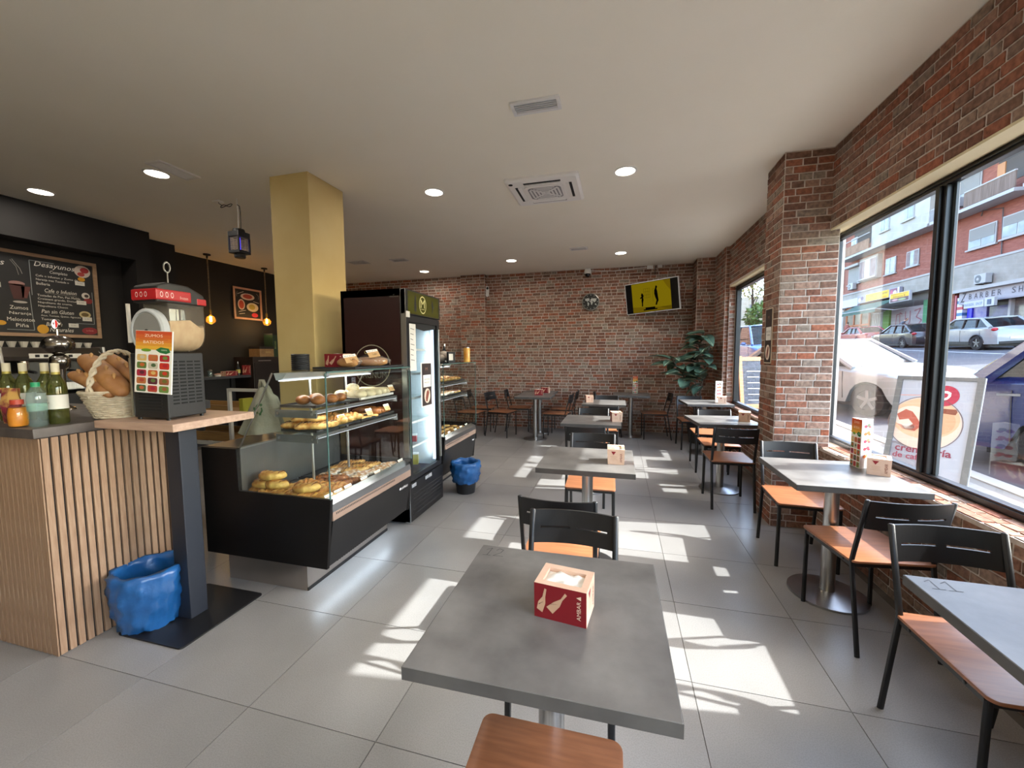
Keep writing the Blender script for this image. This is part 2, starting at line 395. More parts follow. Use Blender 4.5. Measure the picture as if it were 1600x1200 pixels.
# black bar wall, stepped, with the recess for the menu board
wl_ = MB().box(-6.9, -6.5, 4.4, 8.0, 0, H).box(-6.9, -6.12, 3.87, 4.4, 0, H).box(-6.9, -5.8, 3.70, 3.87, 0, H).box(-6.9, -5.8, -2.8, 3.70, 2.65, H).box(-6.9, -6.06, -2.8, 3.70, 0, 2.65)
wall_left = tag(wl_.build('wall_left', M_blackwall), 'matte black wall behind the bar', None, None, 'structure')
wall_front = tag(MB().box(-6.9, 1.86, -2.95, -2.8, 0, H).build('wall_front', M_cream), 'plain cream wall behind the viewer', None, None, 'structure')
column = tag(MB().box(-2.993, -2.59, 2.984, 3.44, 0, H).build('column', M_ochre, bevel=.006), 'square ochre column behind the pastry cabinet', None, None, 'structure')
tag(MB().prism([(XR-.003,LIN1-.012),(1.815,2.448),(1.815,2.462),(XR-.003,LIN1+.002)], 1.80, 4.085, axis='y').build('trim_1', M_cream), 'cream plaster soffit above the large window', None, None, 'structure')
tag(MB().box(XR-.003, 1.80, 4.45, 6.63, LIN2-.012, LIN2+.002).build('trim_2', M_cream), 'cream plaster soffit above the far window', None, None, 'structure')

def window(name, label, x0, x1, y0, y1, z0, z1, mulls, top=.105, bot=.05, side=.06):
    w = bpy.data.objects.new(name, None); COL.objects.link(w); tag(w, label, None, None, 'structure')
    MB().box(x0, x1, y0, y1, z1-top, z1).build('top_rail', M_frame, w, bevel=.004)
    MB().box(x0, x1, y0, y1, z0, z0+bot).build('bottom_rail', M_frame, w, bevel=.004)
    MB().box(x0-.012, x0, y0, y1, z1-top+.02, z1-.03).build('glazing_bead', M_frame, w)
    MB().box(x0-.010, x0, y0, y1, z0+.012, z0+bot-.012).build('glazing_bead', M_frame, w)
    for a, b in ((y0, y0+side), (y1-side, y1)): MB().box(x0, x1, a, b, z0+bot, z1-top).build('jamb', M_frame, w, bevel=.004)
    ys = [y0+side]
    for c, hw in mulls:
        m = MB().box(x0-.005, x1+.01, c-hw, c+hw, z0+bot, z1-top).build('mullion', M_frame, w, bevel=.004)
        MB().box(x0-.022, x0-.005, c-hw*.3, c+hw*.55, z0+bot, z1-top).build('cover_strip', M_frame, m, bevel=.003)
        MB().box(x1-.02, x1-.008, c-hw-.022, c-hw, z0+bot, z1-top).build('seal', mat('glazing_seal', '#3c4448', rough=.5), m)
        ys += [c-hw, c+hw]
    ys.append(y1-side)
    xm = (x0+x1)/2+.012
    for k in range(0, len(ys), 2):
        MB().box(xm-.003, xm+.003, ys[k], ys[k+1], z0+bot, z1-top).build('pane', M_glass, w)
    return w
window('window_1', 'large black framed shop window beside the right tables', 1.765, 1.812, 1.80, 4.085, SILL, 2.446, [(2.885, .036)], top=.056)
window('window_3', 'unseen black framed shop window added behind the viewer for skylight', 1.765, 1.812, -2.4, .85, SILL, 2.446, [(-.8, .036)], top=.056)  # out of view, added to bring skylight onto the near tables
window('window_2', 'narrow black framed shop window beyond the brick pier', 1.672, 1.735, 4.45, 6.63, SILL, LIN2-.012, [], top=.06)
# ================================================================ tables
M_conc = mat('concrete_laminate', '#4b4948', '#777573', scale=7, rough=.36, detail=12, lo=.25, hi=.75, bump=.02, bscale=200)
M_edge = mat('concrete_edge', '#403e3d', '#4a4846', scale=12, rough=.5)
M_steel = mat('brushed_steel', '#a9a8a6', '#bdbcba', scale=3, rough=.28, metal=1, stretch=(40,40,1))
M_steelf = mat('steel_plate', '#9a9a9b', '#aeaeb0', scale=4, rough=.3, metal=1)
M_ink = flat('#2a2a30')

def make_table():
    t = thing('cafe_table', '', 'table')
    top = MB().box(-.3, .3, -.3, .3, .716, .7495).build('table_top', M_conc, t, bevel=.0015, seg=1)
    MB().box(-.3008, .3008, -.3008, .3008, .7175, .748).build('edge_band', M_edge, top)
    MB().lathe([(.037,.02),(.037,.70)], n=24).build('pedestal', M_steel, t, smooth=True)
    MB().lathe([(.002,.7),(.10,.7),(.10,.7155),(.002,.7155)], n=20).build('mounting_plate', M_black, t)
    MB().lathe([(.2,0),(.2,.012),(.17,.019),(.06,.026),(.045,.03),(.002,.03)], n=40).build('base_disc', M_steelf, t, smooth=True)
    return t
_tab = make_table()
TABLES = [  # name, x, y, rz, label
 ('T1', -.172, 1.072, .012, 'nearest grey table marked 12, facing the viewer in the middle aisle'),
 ('T2', -.19, 2.71, 0, 'grey table second from the viewer in the middle row'),
 ('T3', -.26, 4.33, 0, 'grey table third from the viewer in the middle row'),
 ('T4', -.185, 5.95, 0, 'grey table fourth from the viewer, last of the middle row'),
 ('B1', -1.36, 6.67, .02, 'nearer of two grey tables joined before the back wall'),
 ('B2', -1.40, 7.28, 0, 'farther of two joined grey tables, touching the back wall side'),
 ('B3', .225, 7.22, 0, 'grey table against the back wall below the television'),
 ('R0', 1.185, 1.20, -.02, 'grey table marked 11 at the right edge by the window'),
 ('R1', 1.24, 2.725, 0, 'grey window table with a tall fruit menu before the brick pier'),
 ('R2', 1.07, 4.62, .10, 'grey window table just beyond the brick pier'),
 ('R3', 1.225, 6.27, .06, 'farthest grey window table, beside the potted plant'),
]
TB = {}
for i, (k, x, y, rz, lb) in enumerate(TABLES):
    t = _tab if i == 0 else copy_tree(_tab)
    t.location = (x, y, 0); t.rotation_euler = (0,0,rz); t['label'] = lb; t['group'] = 'grey cafe tables'; TB[k] = t
# handwritten table numbers
d = Decal((-.285, .225, .7497), Xm, Ym, .08, .06, .0004)
d.line([(.1,.7),(.32,.95),(.24,.05)], .0022, '#2a2a30').line([(.05,.05),(.42,.08)], .0022, '#2a2a30').line([(.55,.72),(.66,.95),(.86,.85),(.8,.5),(.52,.08),(.98,.12)], .0022, '#2a2a30')
d.build('handwritten_number', TB['T1'])
d = Decal((-.27, .225, .7497), Xm, Ym, .08, .06, .0004)
d.line([(.05,.7),(.3,.95),(.25,.05)], .0022, '#2a2a30').line([(.02,.05),(.45,.08)], .0022, '#2a2a30').line([(.55,.7),(.8,.95),(.75,.05)], .0022, '#2a2a30').line([(.52,.05),(.98,.1)], .0022, '#2a2a30')
d.build('handwritten_number', TB['R0'])

# ================================================================ chairs
M_ply = wood_mat('stained_plywood', '#7f5035', '#9b6443', axis='x', scale=7, rough=.38, bump=.03)
M_chair = mat('black_steel_tube', '#141416', rough=.42)
M_bolt = mat('black_bolt', '#2c2c2e', rough=.3, metal=.8)
def make_chair():
    c = thing('cafe_chair', '', 'chair')
    seat = MB().prism(rrect(-.188, .188, .012, .432, .028, 5), .4375, .4500).build('seat', M_ply, c, bevel=.003, seg=2, smooth=True)
    # bent panel with two slots
    N = 24; zs = [.632, .694, .703, .772]
    def P(i, z, side):
        u = -1+2*i/N; x = .172*u; y = -.045*(z-.45)/.32*1.1-.028*(1-u*u)
        return (x, y+(.005 if side else -.005), z)
    mb = MB()
    def slot(i): return 2 <= i < 11 or 13 <= i < 22
    full = lambda i, r: 0 <= i < N and 0 <= r < 3 and not (r == 1 and slot(i))
    for r in range(3):
        for i in range(N):
            if not full(i, r): continue
            a, b = zs[r], zs[r+1]
            v = [P(i,a,0),P(i+1,a,0),P(i+1,b,0),P(i,b,0),P(i,a,1),P(i+1,a,1),P(i+1,b,1),P(i,b,1)]
            f = [(0,1,2,3),(7,6,5,4)]
            if not full(i-1, r): f.append((3,7,4,0))
            if not full(i+1, r): f.append((1,5,6,2))
            if not full(i, r-1): f.append((0,4,5,1))
            if not full(i, r+1): f.append((2,6,7,3))
            mb.add(v, f)
    me_o = mb.build('backrest', M_chair, c)
    bm = bmesh.new(); bm.from_mesh(me_o.data); bmesh.ops.remove_doubles(bm, verts=bm.verts, dist=1e-5); bm.to_mesh(me_o.data); bm.free()
    for s in (-1, 1):
        MB().tube([(s*.178,-.04,0),(s*.178,.026,.40),(s*.178,.032,.445),(s*.178,.022,.49),(s*.178,-.047,.772),(s*.178,-.0475,.776)], [.0105]*5+[.007], n=8, flat=(.85,1.15)).build('rear_leg', M_chair, c, smooth=True)
        MB().tube([(s*.176,.40,0),(s*.172,.402,.43)], .0105, n=8, flat=(.85,1.15)).build('front_leg', M_chair, c, smooth=True)
        rail = MB().box(s*.172-.007, s*.172+.007, .03, .41, .412, .4372).build('side_rail', M_chair, c, bevel=.002, seg=1)
        for y in (.09, .33): MB().lathe([(.0065,0),(.0065,.003),(.003,.004)], c=(s*.179 if s > 0 else -.183, y, .425), n=8, ax='x').build('bolt', M_bolt, rail)
    MB().box(-.165, .165, .394, .408, .412, .4372).build('front_rail', M_chair, c, bevel=.002, seg=1)
    MB().box(-.165, .165, .030, .044, .412, .4372).build('rear_rail', M_chair, c, bevel=.002, seg=1)
    return c
_ch = make_chair()
U, D_, L_, R_ = 0, PI, PI/2, -PI/2      # facing +Y, -Y, -X, +X
CHAIRS = [
 (-.158, .575, U+.01, 'chair cut off by the bottom edge, nearest to the viewer'),
 (-.178, 1.645, D_, 'chair facing the viewer across the table marked 12'),
 (-.272, 1.885, U, 'chair drawn up to the near side of the second middle table'),
 (-.20, 3.405, D_+.02, 'chair facing the viewer across the second middle table'),
 (-.29, 3.80, U, 'chair drawn up to the near side of the third middle table'),
 (-.29, 5.02, D_, 'chair facing the viewer across the third middle table'),
 (-.17, 5.33, U, 'chair drawn up to the near side of the fourth middle table'),
 (-.17, 6.60, D_, 'chair facing the viewer across the fourth middle table'),
 (-.34, 7.24, R_+.05, 'chair left of the table below the television, facing right'),
 (.83, 7.22, L_+.06, 'chair right of the table below the television, facing left'),
 (-.80, 6.80, L_-.05, 'nearer chair on the right of the two joined back tables'),
 (-.76, 7.40, L_, 'farther chair on the right of the two joined back tables'),
 (-2.20, 6.86, R_-.22, 'nearer chair on the left of the two joined back tables'),
 (-2.02, 7.36, R_+.12, 'farther chair on the left of the two joined back tables'),
 (-2.74, 6.66, R_-.1, 'spare chair standing behind the nearer left chair at the back'),
 (-2.72, 7.2, R_+.15, 'spare chair half hidden by the far pastry cabinet'),
 (1.24, 1.835, D_+.015, 'chair facing the viewer at the window table marked 11'),
 (1.298, 2.235, U+.13, 'chair at the near side of the window table with the tall menu'),
 (1.262, 3.40, D_-.05, 'chair standing against the brick pier, facing the viewer'),
 (1.045, 4.025, U, 'chair beside the brick pier at the window table beyond it'),
 (1.115, 5.155, D_, 'chair on the far side of the window table beyond the pier'),
 (1.135, 5.34, U, 'chair at the near side of the farthest window table'),
 (1.10, 6.785, D_+.04, 'chair in front of the potted plant in the far corner'),
]
for i, (x, y, rz, lb) in enumerate(CHAIRS):
    c = _ch if i == 0 else copy_tree(_ch)
    c.location = (x, y, 0); c.rotation_euler = (0,0,rz); c['label'] = lb; c['group'] = 'black steel chairs with wooden seats'

# ================================================================ napkin boxes
M_card = mat('kraft_card', '#d9b49a', '#dfbda6', scale=20, rough=.7)
M_redcard = mat('dark_red_print', '#7d0f1a', rough=.55)
M_tissue = mat('paper_tissue', '#ece9e2', '#f5f3ee', scale=14, rough=.9)
def make_box(front_red=True, full=True):
    """napkin box: long sides printed red with bottles, ends kraft; long axis = local x"""
    b = thing('napkin_box', '', 'napkin box')
    L, Wd, Hh = .071, .054, .097
    mb = MB()
    # tapered carton with open window in the top
    tw = (L, Wd); bx, by = L, Wd-.003
    lo = [(-bx,-by,0),(bx,-by,0),(bx,by,0),(-bx,by,0)]; hi = [(-L,-Wd,Hh),(L,-Wd,Hh),(L,Wd,Hh),(-L,Wd,Hh)]
    il = [(-L*.74,-Wd*.62,Hh),(L*.74,-Wd*.62,Hh),(L*.74,Wd*.62,Hh),(-L*.74,Wd*.62,Hh)]
    dn = [(x, y, Hh-.012) for x, y, z in il]
    v = lo+hi+il+dn
    mb.add(v, [(3,2,1,0),(1,2,6,5),(3,0,4,7)], M_card); mb.add(v, [(0,1,5,4),(2,3,7,6)], M_redcard)
    mb.add(v, [(4,5,9,8),(5,6,10,9),(6,7,11,10),(7,4,8,11),(8,9,13,12),(9,10,14,13),(10,11,15,14),(11,8,12,15)], M_card)
    mb.build('carton', None, b)
    tm = MB(); n = 10; g = []
    for i in range(n+1):
        for j in range(n+1):
            x = -L*.73+L*1.46*i/n; y = -Wd*.61+Wd*1.22*j/n
            z = Hh-.008+.006*math.sin(i*1.3+j*.4)*math.sin(j*.9)+.014*math.exp(-((i-4.2)**2+(j-6)**2)/4)
            if i in (0,n) or j in (0,n): z = Hh-.011
            g.append((x,y,z))
    tm.add(g, [(i*(n+1)+j,(i+1)*(n+1)+j,(i+1)*(n+1)+j+1,i*(n+1)+j+1) for i in range(n) for j in range(n)])
    tm.build('tissues', M_tissue, b, smooth='all')
    for s in (1, -1):
        d = Decal((-bx*s, -by*s-.0000*s, .004), Xm*s, Vector((0, -.003*s/Hh, 1)), 2*bx, Hh-.004, .0006)
        K = '#c9a183'
        d.poly([(.05,.22),(.16,.13),(.22,.42),(.22,.62),(.245,.86),(.205,.88),(.165,.62),(.08,.44)], K)
        d.poly([(.24,.33),(.36,.16),(.50,.42),(.55,.62),(.64,.80),(.60,.86),(.52,.66),(.38,.52)], K)
        d.line([(.09,.36),(.17,.46)], .0022, '#3a1512').line([(.32,.44),(.46,.47)], .0022, '#3a1512')
        d.text('AMBAR', .82, .14, .075, .56, '#e3c6ae', rot=90).poly([(.81,.80),(.90,.74),(.90,.86)], '#e3c6ae')
        d.build('bottle_print', b)
        d = Decal((bx*s, -by*s, .004), Ym*s, Zm, 2*by, Hh-.004, .0006)
        d.poly([(.2,.86),(.5,.86),(.35,.62)], '#8e1320').text('AMBAR', .74, .12, .13, .62, '#7d2a22', rot=90)
        d.line([(.14,.5),(.58,.5)], .0012, '#b98d73').line([(.18,.40),(.54,.40)], .0012, '#b98d73').line([(.14,.30),(.58,.30)], .0012, '#b98d73')
        d.build('end_print', b)
    return b
_box = make_box()
TT = .7497
BOXES = [ # x,y,rz(long axis), label
 (-.133, 1.058, -.13, TT, 'red napkin box with beer bottles on the table marked 12'),
 (-.005, 2.665, PI/2+.02, TT, 'kraft napkin box on the second middle table'),
 (-.01, 4.30, PI/2+.16, TT, 'kraft napkin box on the third middle table'),
 (-.40, 5.92, PI/2+.2, TT, 'kraft napkin box on the fourth middle table'),
 (1.487, 2.775, 1.10, TT, 'kraft napkin box against the tall menu on the window table'),
 (1.28, 4.60, 1.32, TT, 'kraft napkin box on the window table beyond the brick pier'),
 (1.425, 6.16, 1.36, TT, 'kraft napkin box on the farthest window table'),
 (-1.31, 6.75, .12, TT, 'nearer red napkin box on the joined back tables'),
 (-1.27, 7.17, -.1, TT, 'farther red napkin box on the joined back tables'),
]
for i, (x, y, rz, z, lb) in enumerate(BOXES):
    b = _box if i == 0 else copy_tree(_box)
    b.location = (x, y, z); b.rotation_euler = (0,0,rz); b['label'] = lb; b['group'] = 'napkin boxes'

# ================================================================ tall fruit menus (three sided cards)
FR = ['#d9b46a','#c0653a','#b3202c','#5f7a3a','#c9c0a8','#c8341f','#a8233a','#c4622d','#6b6a2c','#b8703c','#5d2233','#9a5a36','#47613b','#b5452f','#6c8c3f']
def juice_print(d):
    d.rect(0,0,1,1,'#f1ede2').up()
    for k, c in enumerate(['#e8b23a','#e39a33','#dc7f2e','#d5652b','#cf5128']): d.rect(0,.70+.06*k,1,.76+.06*k,c)
    d.up().text('ZUMOS', .25, .905, .5, .045, '#fbe9cf').text('BATIDOS', .22, .80, .56, .045, '#fbe9cf')
    d.line([(.1,.865),(.9,.865)], .0015, '#b3361f')
    d.ell(.3,.69,.14,.025,'#6b9a2c').poly([(.56,.70),(.70,.745),(.92,.73),(.97,.67),(.85,.64),(.68,.655)], '#20713a').up().text('100%', .72, .69, .16, .02, '#f4f4e8')
    for r in range(5):
        for c in range(3):
            x, y = .05+.315*c, .515-.125*r
            d.poly(rrect(x, x+.27, y, y+.105, .03, 2), FR[(r*3+c) % 15]).up()
            d.ell(x+.15, y+.06, .07, .03, FR[(r*3+c*5+4) % 15], 9)
            d.k -= 1
def fruit_strip(d):
    d.rect(0,0,1,1,'#f3f3ef').up()
    cols = [('#8d3a4a','#6d7a5c'),('#d5662f','#d6763a'),('#b5344a','#8a8258'),('#c02a3a','#cf4a55'),('#e0813a','#db9a5a')]
    for k, (a, b) in enumerate(cols):
        y = .86-.155*k
        d.ell(.34,y,.17,.035,a,10).ell(.62,y+.02,.17,.035,b,10).ell(.72,y-.015,.15,.022,a,10).line([(.5,y-.05),(.8,y-.055)], .001, '#8a8a88')
def make_menu():
    m = thing('menu_card', '', 'menu')
    w, h = .098, .30; r = w/math.sqrt(3); pts = [(r*math.cos(a), r*math.sin(a)) for a in (PI*7/6, -PI/6, PI/2)]
    mb = MB().prism(pts, 0, h); mb.build('card_sleeve', mat('white_card', '#f1eee6', rough=.6), m)
    for k in range(3):
        a = Vector((*pts[k], 0)); b = Vector((*pts[(k+1) % 3], 0)); u = (b-a).normalized()
        d = Decal(a+u*.001, u, Zm, w-.002, h, .0008)
        (juice_print if k != 0 else fruit_strip)(d); d.build('fruit_print', m)
    return m
_mn = make_menu()
for i, (x, y, rz, lb) in enumerate([(1.455, 2.895, .58, 'tall triangular fruit menu standing on the near window table'), (1.40, 6.30, .2, 'tall triangular fruit menu on the farthest window table'), (.29, 7.40, 2.6, 'orange fruit menu on the table below the television')]):
    m = _mn if i == 0 else copy_tree(_mn)
    m.location = (x, y, TT); m.rotation_euler = (0,0,rz); m['label'] = lb; m['group'] = 'tall fruit menus'
# ================================================================ ceiling fittings
M_white = mat('white_plastic', '#e9e8e6', rough=.45)
M_whitem = mat('white_metal', '#dcdcdc', rough=.4)
M_dark = mat('dark_void', '#1d1d1f', rough=.8)
M_lamp = glow('lamp_disc', '#fff1dc', 14)
def downlight(x, y, lb, w=1.0):
    t = thing('ceiling_light', lb, 'ceiling light', (x, y, H), 0, 'recessed round ceiling lights')
    MB().lathe([(.098,0),(.098,-.006),(.083,-.008),(.081,-.002)], n=28, cap=False).build('trim_ring', M_white, t, smooth=True)
    MB().lathe([(.0001,-.004),(.081,-.004)], n=28, cap=False).build('diffuser', M_lamp, t)
    l = bpy.data.lights.new('ceiling_light', 'AREA'); l.shape = 'DISK'; l.size = .16; l.energy = LAMP_W*w; l.color = (1.0, .92, .80)
    o = bpy.data.objects.new('lamp', l); COL.objects.link(o); o.parent = t; o.location = (0,0,-.012)
for x, y, lb in [(-5.34,2.66,'round ceiling light at the far left above the bar'),(-3.866,2.674,'round ceiling light beside the long grille over the bar'),(-1.747,3.682,'round ceiling light left of the air conditioning cassette'),(.04,3.715,'round ceiling light right of the air conditioning cassette'),(-3.572,7.04,'round ceiling light farthest left near the back wall'),(-1.76,6.649,'round ceiling light in the middle near the back wall'),(.021,6.632,'round ceiling light near the back wall above the television side')]:
    downlight(x, y, lb)
for x, y, lb in [(-3.6,.6,'bar side'),(-1.75,.6,'aisle'),(.05,.6,'middle tables'),(-1.75,-1.6,'rear aisle'),(.05,-1.6,'rear tables')]: downlight(x, y, 'added round ceiling light out of the frame over the '+lb)  # unseen lamps, put in for extra light in the near room
# extra diffusers seen edge on
def grille(x0, x1, y0, y1, lb, louvres=7, along='x', depth=.02):
    t = thing('ceiling_grille', lb, 'vent', ((x0+x1)/2, (y0+y1)/2, H), 0, 'ceiling air grilles')
    w, d = (x1-x0)/2, (y1-y0)/2; f = .022
    MB().box(-w,w,-d,-d+f,-.012,0).box(-w,w,d-f,d,-.012,0).box(-w,-w+f,-d+f,d-f,-.012,0).box(w-f,w,-d+f,d-f,-.012,0).build('frame', M_whitem, t)
    MB().box(-w+f,w-f,-d+f,d-f,-.0015,-.0005).build('plenum', mat('grille_shadow', '#d8dade', rough=.8), t)
    for k in range(louvres):
        if along == 'x':
            y = -d+f+(2*d-2*f)*(k+.5)/louvres; MB().obox((0,y,-.006), (w-f,0,0), (0,.006,.004), (0,-.0008,.0012)).build('louvre', M_whitem, t)
        else:
            x = -w+f+(2*w-2*f)*(k+.5)/louvres; MB().obox((x,0,-.006), (.006,0,.004), (0,d-f,0), (-.0008,0,.0012)).build('louvre', M_whitem, t)
grille(-.68, -.368, 2.538, 2.677, 'white air grille on the ceiling nearest the viewer', 5)
grille(-3.735, -3.575, 2.50, 2.83, 'long white grille beside the ceiling light over the bar', 5, 'y')
grille(-4.44, -4.13, 5.93, 6.15, 'white ceiling grille seen just right of the ochre column', 4)
grille(-3.68, -3.40, 6.0, 6.16, 'small white ceiling grille between column and back wall light', 4)
grille(-.72, -.46, 6.10, 6.25, 'small white ceiling grille above the dome camera', 4)
# cassette air conditioner
ac = thing('air_conditioner', 'square white ceiling cassette air conditioner with louvred centre', 'air conditioner', (-.687, 3.905, H))
A = .335
mb = MB(); o4 = rrect(-A, A, -A*.93, A*.93, .02, 3); i4 = rrect(-A*.93, A*.93, -A*.86, A*.86, .03, 3); n4 = len(o4)
mb.rings([[(x,y,0) for x,y in o4],[(x,y,-.018) for x,y in o4],[(x,y,-.03) for x,y in i4]], True); mb.build('panel', M_white, ac)
for k in range(4):
    a = k*PI/2; c, s_ = math.cos(a), math.sin(a); e = .25 if k % 2 == 0 else .232
    # outlet slot and flap
    MB().obox((c*e, s_*e, -.0305), (-s_*.17, c*.17, 0), (c*.012, s_*.012, 0), (0,0,.0012)).build('outlet_slot', M_dark, ac)
    MB().obox((c*(e-.028), s_*(e-.028), -.034), (-s_*.165, c*.165, 0), (c*.014, s_*.014, -.003), (0,0,.0015)).build('air_flap', M_white, ac)
MB().prism(rrect(-.185,.185,-.165,.165,.05,4), -.036, -.0305).build('intake_frame', M_white, ac)
MB().prism(rrect(-.155,.155,-.135,.135,.04,4), -.0372, -.036).build('intake_mesh', mat('intake_shadow', '#8d8d92', rough=.8), ac)
for k in range(4):
    c, s_ = math.cos(k*PI/2), math.sin(k*PI/2)
    for r_ in (.03,.06,.09,.12):
        MB().obox((c*r_*1.1, s_*r_, -.0378), (-s_*r_*.82+.004*c, c*r_*.78, 0), (c*.009, s_*.009, 0), (0,0,.0008)).build('intake_bar', M_whitem, ac)
for a in (.72, -.72): MB().obox((0,0,-.0385), (.17*math.cos(a), .17*math.sin(a), 0), (-.011*math.sin(a), .011*math.cos(a), 0), (0,0,.0008)).build('cross_bar', M_whitem, ac)
MB().lathe([(.02,-.0308),(.02,-.033),(.001,-.034)][::-1], c=(-.285,-.245,0), n=14).build('sensor_eye', M_dark, ac)

# pendant lamps with filament bulbs
M_cord = mat('twisted_cord', '#6d5a44', '#8a745a', scale=60, rough=.8)
M_brass = mat('brass', '#a8823f', rough=.3, metal=1)
M_bulb = pane_mat('amber_glass', (1.0,.82,.5), .05, body=.12, body_col=(.9,.55,.18))
def pendant(x, y, zb, lb):
    t = thing('pendant_lamp', lb, 'pendant lamp', (x, y, H), 0, 'pendant lamps against the black wall')
    MB().lathe([(.05,0),(.05,-.018),(.012,-.022),(.012,-.06),(.001,-.06)], n=18).build('ceiling_rose', M_black, t, smooth=True)
    L = H-zb
    MB().tube([(0,0,-.05),(.004,0,-.3),(-.002,.003,-.6),(.003,0,-L+.14)], .010, n=6).build('cord', M_cord, t, smooth=True)
    MB().lathe([(.012,-L+.16),(.018,-L+.14),(.018,-L+.085),(.014,-L+.075)], n=14).build('socket', M_brass, t, smooth=True)
    b = MB().lathe([(.015,-L+.085),(.022,-L+.068),(.056,-L+.035),(.064,-L),(.056,-L-.034),(.03,-L-.058),(.001,-L-.063)], n=18, cap=False).build('bulb', M_bulb, t, smooth='all')
    f = MB()
    for k in range(4):
        a = k*PI/2; f.tube([(.016*math.cos(a),.016*math.sin(a),-L+.05),(.014*math.cos(a+.4),.014*math.sin(a+.4),-L-.02),(.004*math.cos(a),.004*math.sin(a),-L-.026)], .0024, n=5)
    f.tube([(0,0,-L+.05),(0,0,-L-.02)], .004, n=6)
    f.build('filament', glow('hot_filament', '#ffc56a', 110), b)
    l = bpy.data.lights.new('pendant_glow', 'POINT'); l.energy = 3.5; l.color = (1,.66,.3); l.shadow_soft_size = .03
    o = bpy.data.objects.new('pendant_glow', l); COL.objects.link(o); o.parent = t; o.location = (0,0,-L-.095)
pendant(-6.18, 4.909, 2.02, 'nearer pendant lamp with glowing amber bulb, left of the picture')
pendant(-6.2, 5.969, 2.065, 'farther pendant lamp with glowing amber bulb, next to the column')

# insect killer hanging from the ceiling
z = thing('insect_killer', 'black insect killer lantern hanging from the ceiling over the bar', 'insect killer', (-3.72, 3.30, H))
MB().tube([(0,0,0),(0,0,-.06)], .003, n=5).build('hook', M_whitem, z)
MB().tube([(0,0,-.05),(.005,0,-.15),(-.004,0,-.30)], .0025, n=5).build('hanging_wire', M_whitem, z)
MB().tube([(0,0,-.06),(.025,0,-.075),(.034,0,-.14),(.03,0,-.305)], .004, n=5).build('power_cable', M_black, z, smooth=True)
lp = [(-.14+.07*math.cos(t)*1.0-.0, .012*math.sin(2*t), -.055+.018*math.sin(2*t)) for t in [2*PI*k/20 for k in range(20)]]
MB().tube(lp, .004, n=5, closed=True).build('cable_loop', M_black, z, smooth=True)
MB().tube([(-.2,0,-.045),(-.235,0,-.02),(-.235,0,-.005)], .004, n=5).build('cable_tail', M_black, z)
MB().box(-.29,-.2,-.03,.03,-.012,0).build('socket_plate', M_white, z, bevel=.003)
MB().lathe([(.05,-.30),(.055,-.315),(.055,-.33),(.001,-.33)][::-1]+[(.05,-.30),(.001,-.30)], n=16).build('top_cap', M_black, z)
MB().box(-.068,.068,-.068,.068,-.385,-.33).build('upper_housing', M_black, z, bevel=.008)
MB().box(-.068,.068,-.068,.068,-.545,-.515).build('lower_housing', M_black, z, bevel=.006)
MB().lathe([(.001,-.585),(.046,-.585),(.05,-.575),(.05,-.545),(.001,-.545)], n=16).build('dirt_tray', M_black, z)
for sx in (-1,1):
    for sy in (-1,1): MB().box(sx*.06-.007,sx*.06+.007,sy*.06-.007,sy*.06+.007,-.515,-.385).build('corner_post', M_black, z)
for k in range(8):
    zz = -.395-.015*k
    MB().tube([(-.058,-.058,zz),(.058,-.058,zz),(.058,.058,zz),(-.058,.058,zz)], .0022, n=4, closed=True).build('guard_bar', mat('grey_guard', '#8d8880', rough=.5), z)
MB().lathe([(.011,-.515),(.011,-.385)], n=10).build('uv_tube', glow('uv_glow', '#5a4dff', 1.6), z)

# ================================================================ things on the far walls
# television, tilted
tv = thing('television', 'wall television tilted to the right showing a yellow dance scene', 'television', (.545, 7.40, 2.435))
tv.rotation_euler = (math.radians(8), math.radians(-2.5), math.radians(-27))
TWd, THt = .475, .27
MB().box(-TWd,TWd,0,.045,-THt,THt).build('casing', mat('tv_casing', '#c9c9cc', rough=.35), tv, bevel=.006)
MB().box(-TWd+.014,TWd-.014,-.002,.001,-THt+.014,THt-.014).build('bezel', mat('tv_black', '#0c0c0e', rough=.2), tv)
MB().box(-.1,.1,.045,.13,-.08,.08).box(-.03,.03,.13,.24,-.05,.05).build('wall_bracket', M_black, tv)
def scr(name, base, tip=None): return glow(name, base, .40)
d = Decal((-TWd+.02, -.0022, -THt+.02), Xm, Zm, 2*TWd-.04, 2*THt-.04, .0006)
Y1, Y2, Y3, K = scr('screen_yellow','#a38c10'), scr('screen_gold','#8d7410'), scr('screen_olive','#6f5d0c'), scr('screen_black','#0a0904')
d.rect(.12,0,.87,1,Y1).up().poly([(.12,.0),(.87,0),(.87,.13),(.66,.12),(.12,.2)], Y2).poly([(.64,.12),(.87,0),(.87,.13)], Y3).poly([(.74,1),(.87,1),(.87,.62),(.8,.8)], Y2).up()
for x in (.36,.40,.44,.475): d.line([(x,.48),(x,.80)], .004, Y3)
for y in (.48,.58,.69,.80): d.line([(.36,y),(.475,y)], .004, Y3)
d.line([(.53,.33),(.53,.76),(.57,.76)], .004, Y3)
# dancer, small
d.poly([(.30,.20),(.325,.20),(.33,.33),(.345,.42),(.34,.50),(.352,.56),(.335,.64),(.315,.66),(.30,.60),(.305,.54),(.275,.5),(.28,.47),(.31,.48),(.30,.40),(.305,.30)], K)
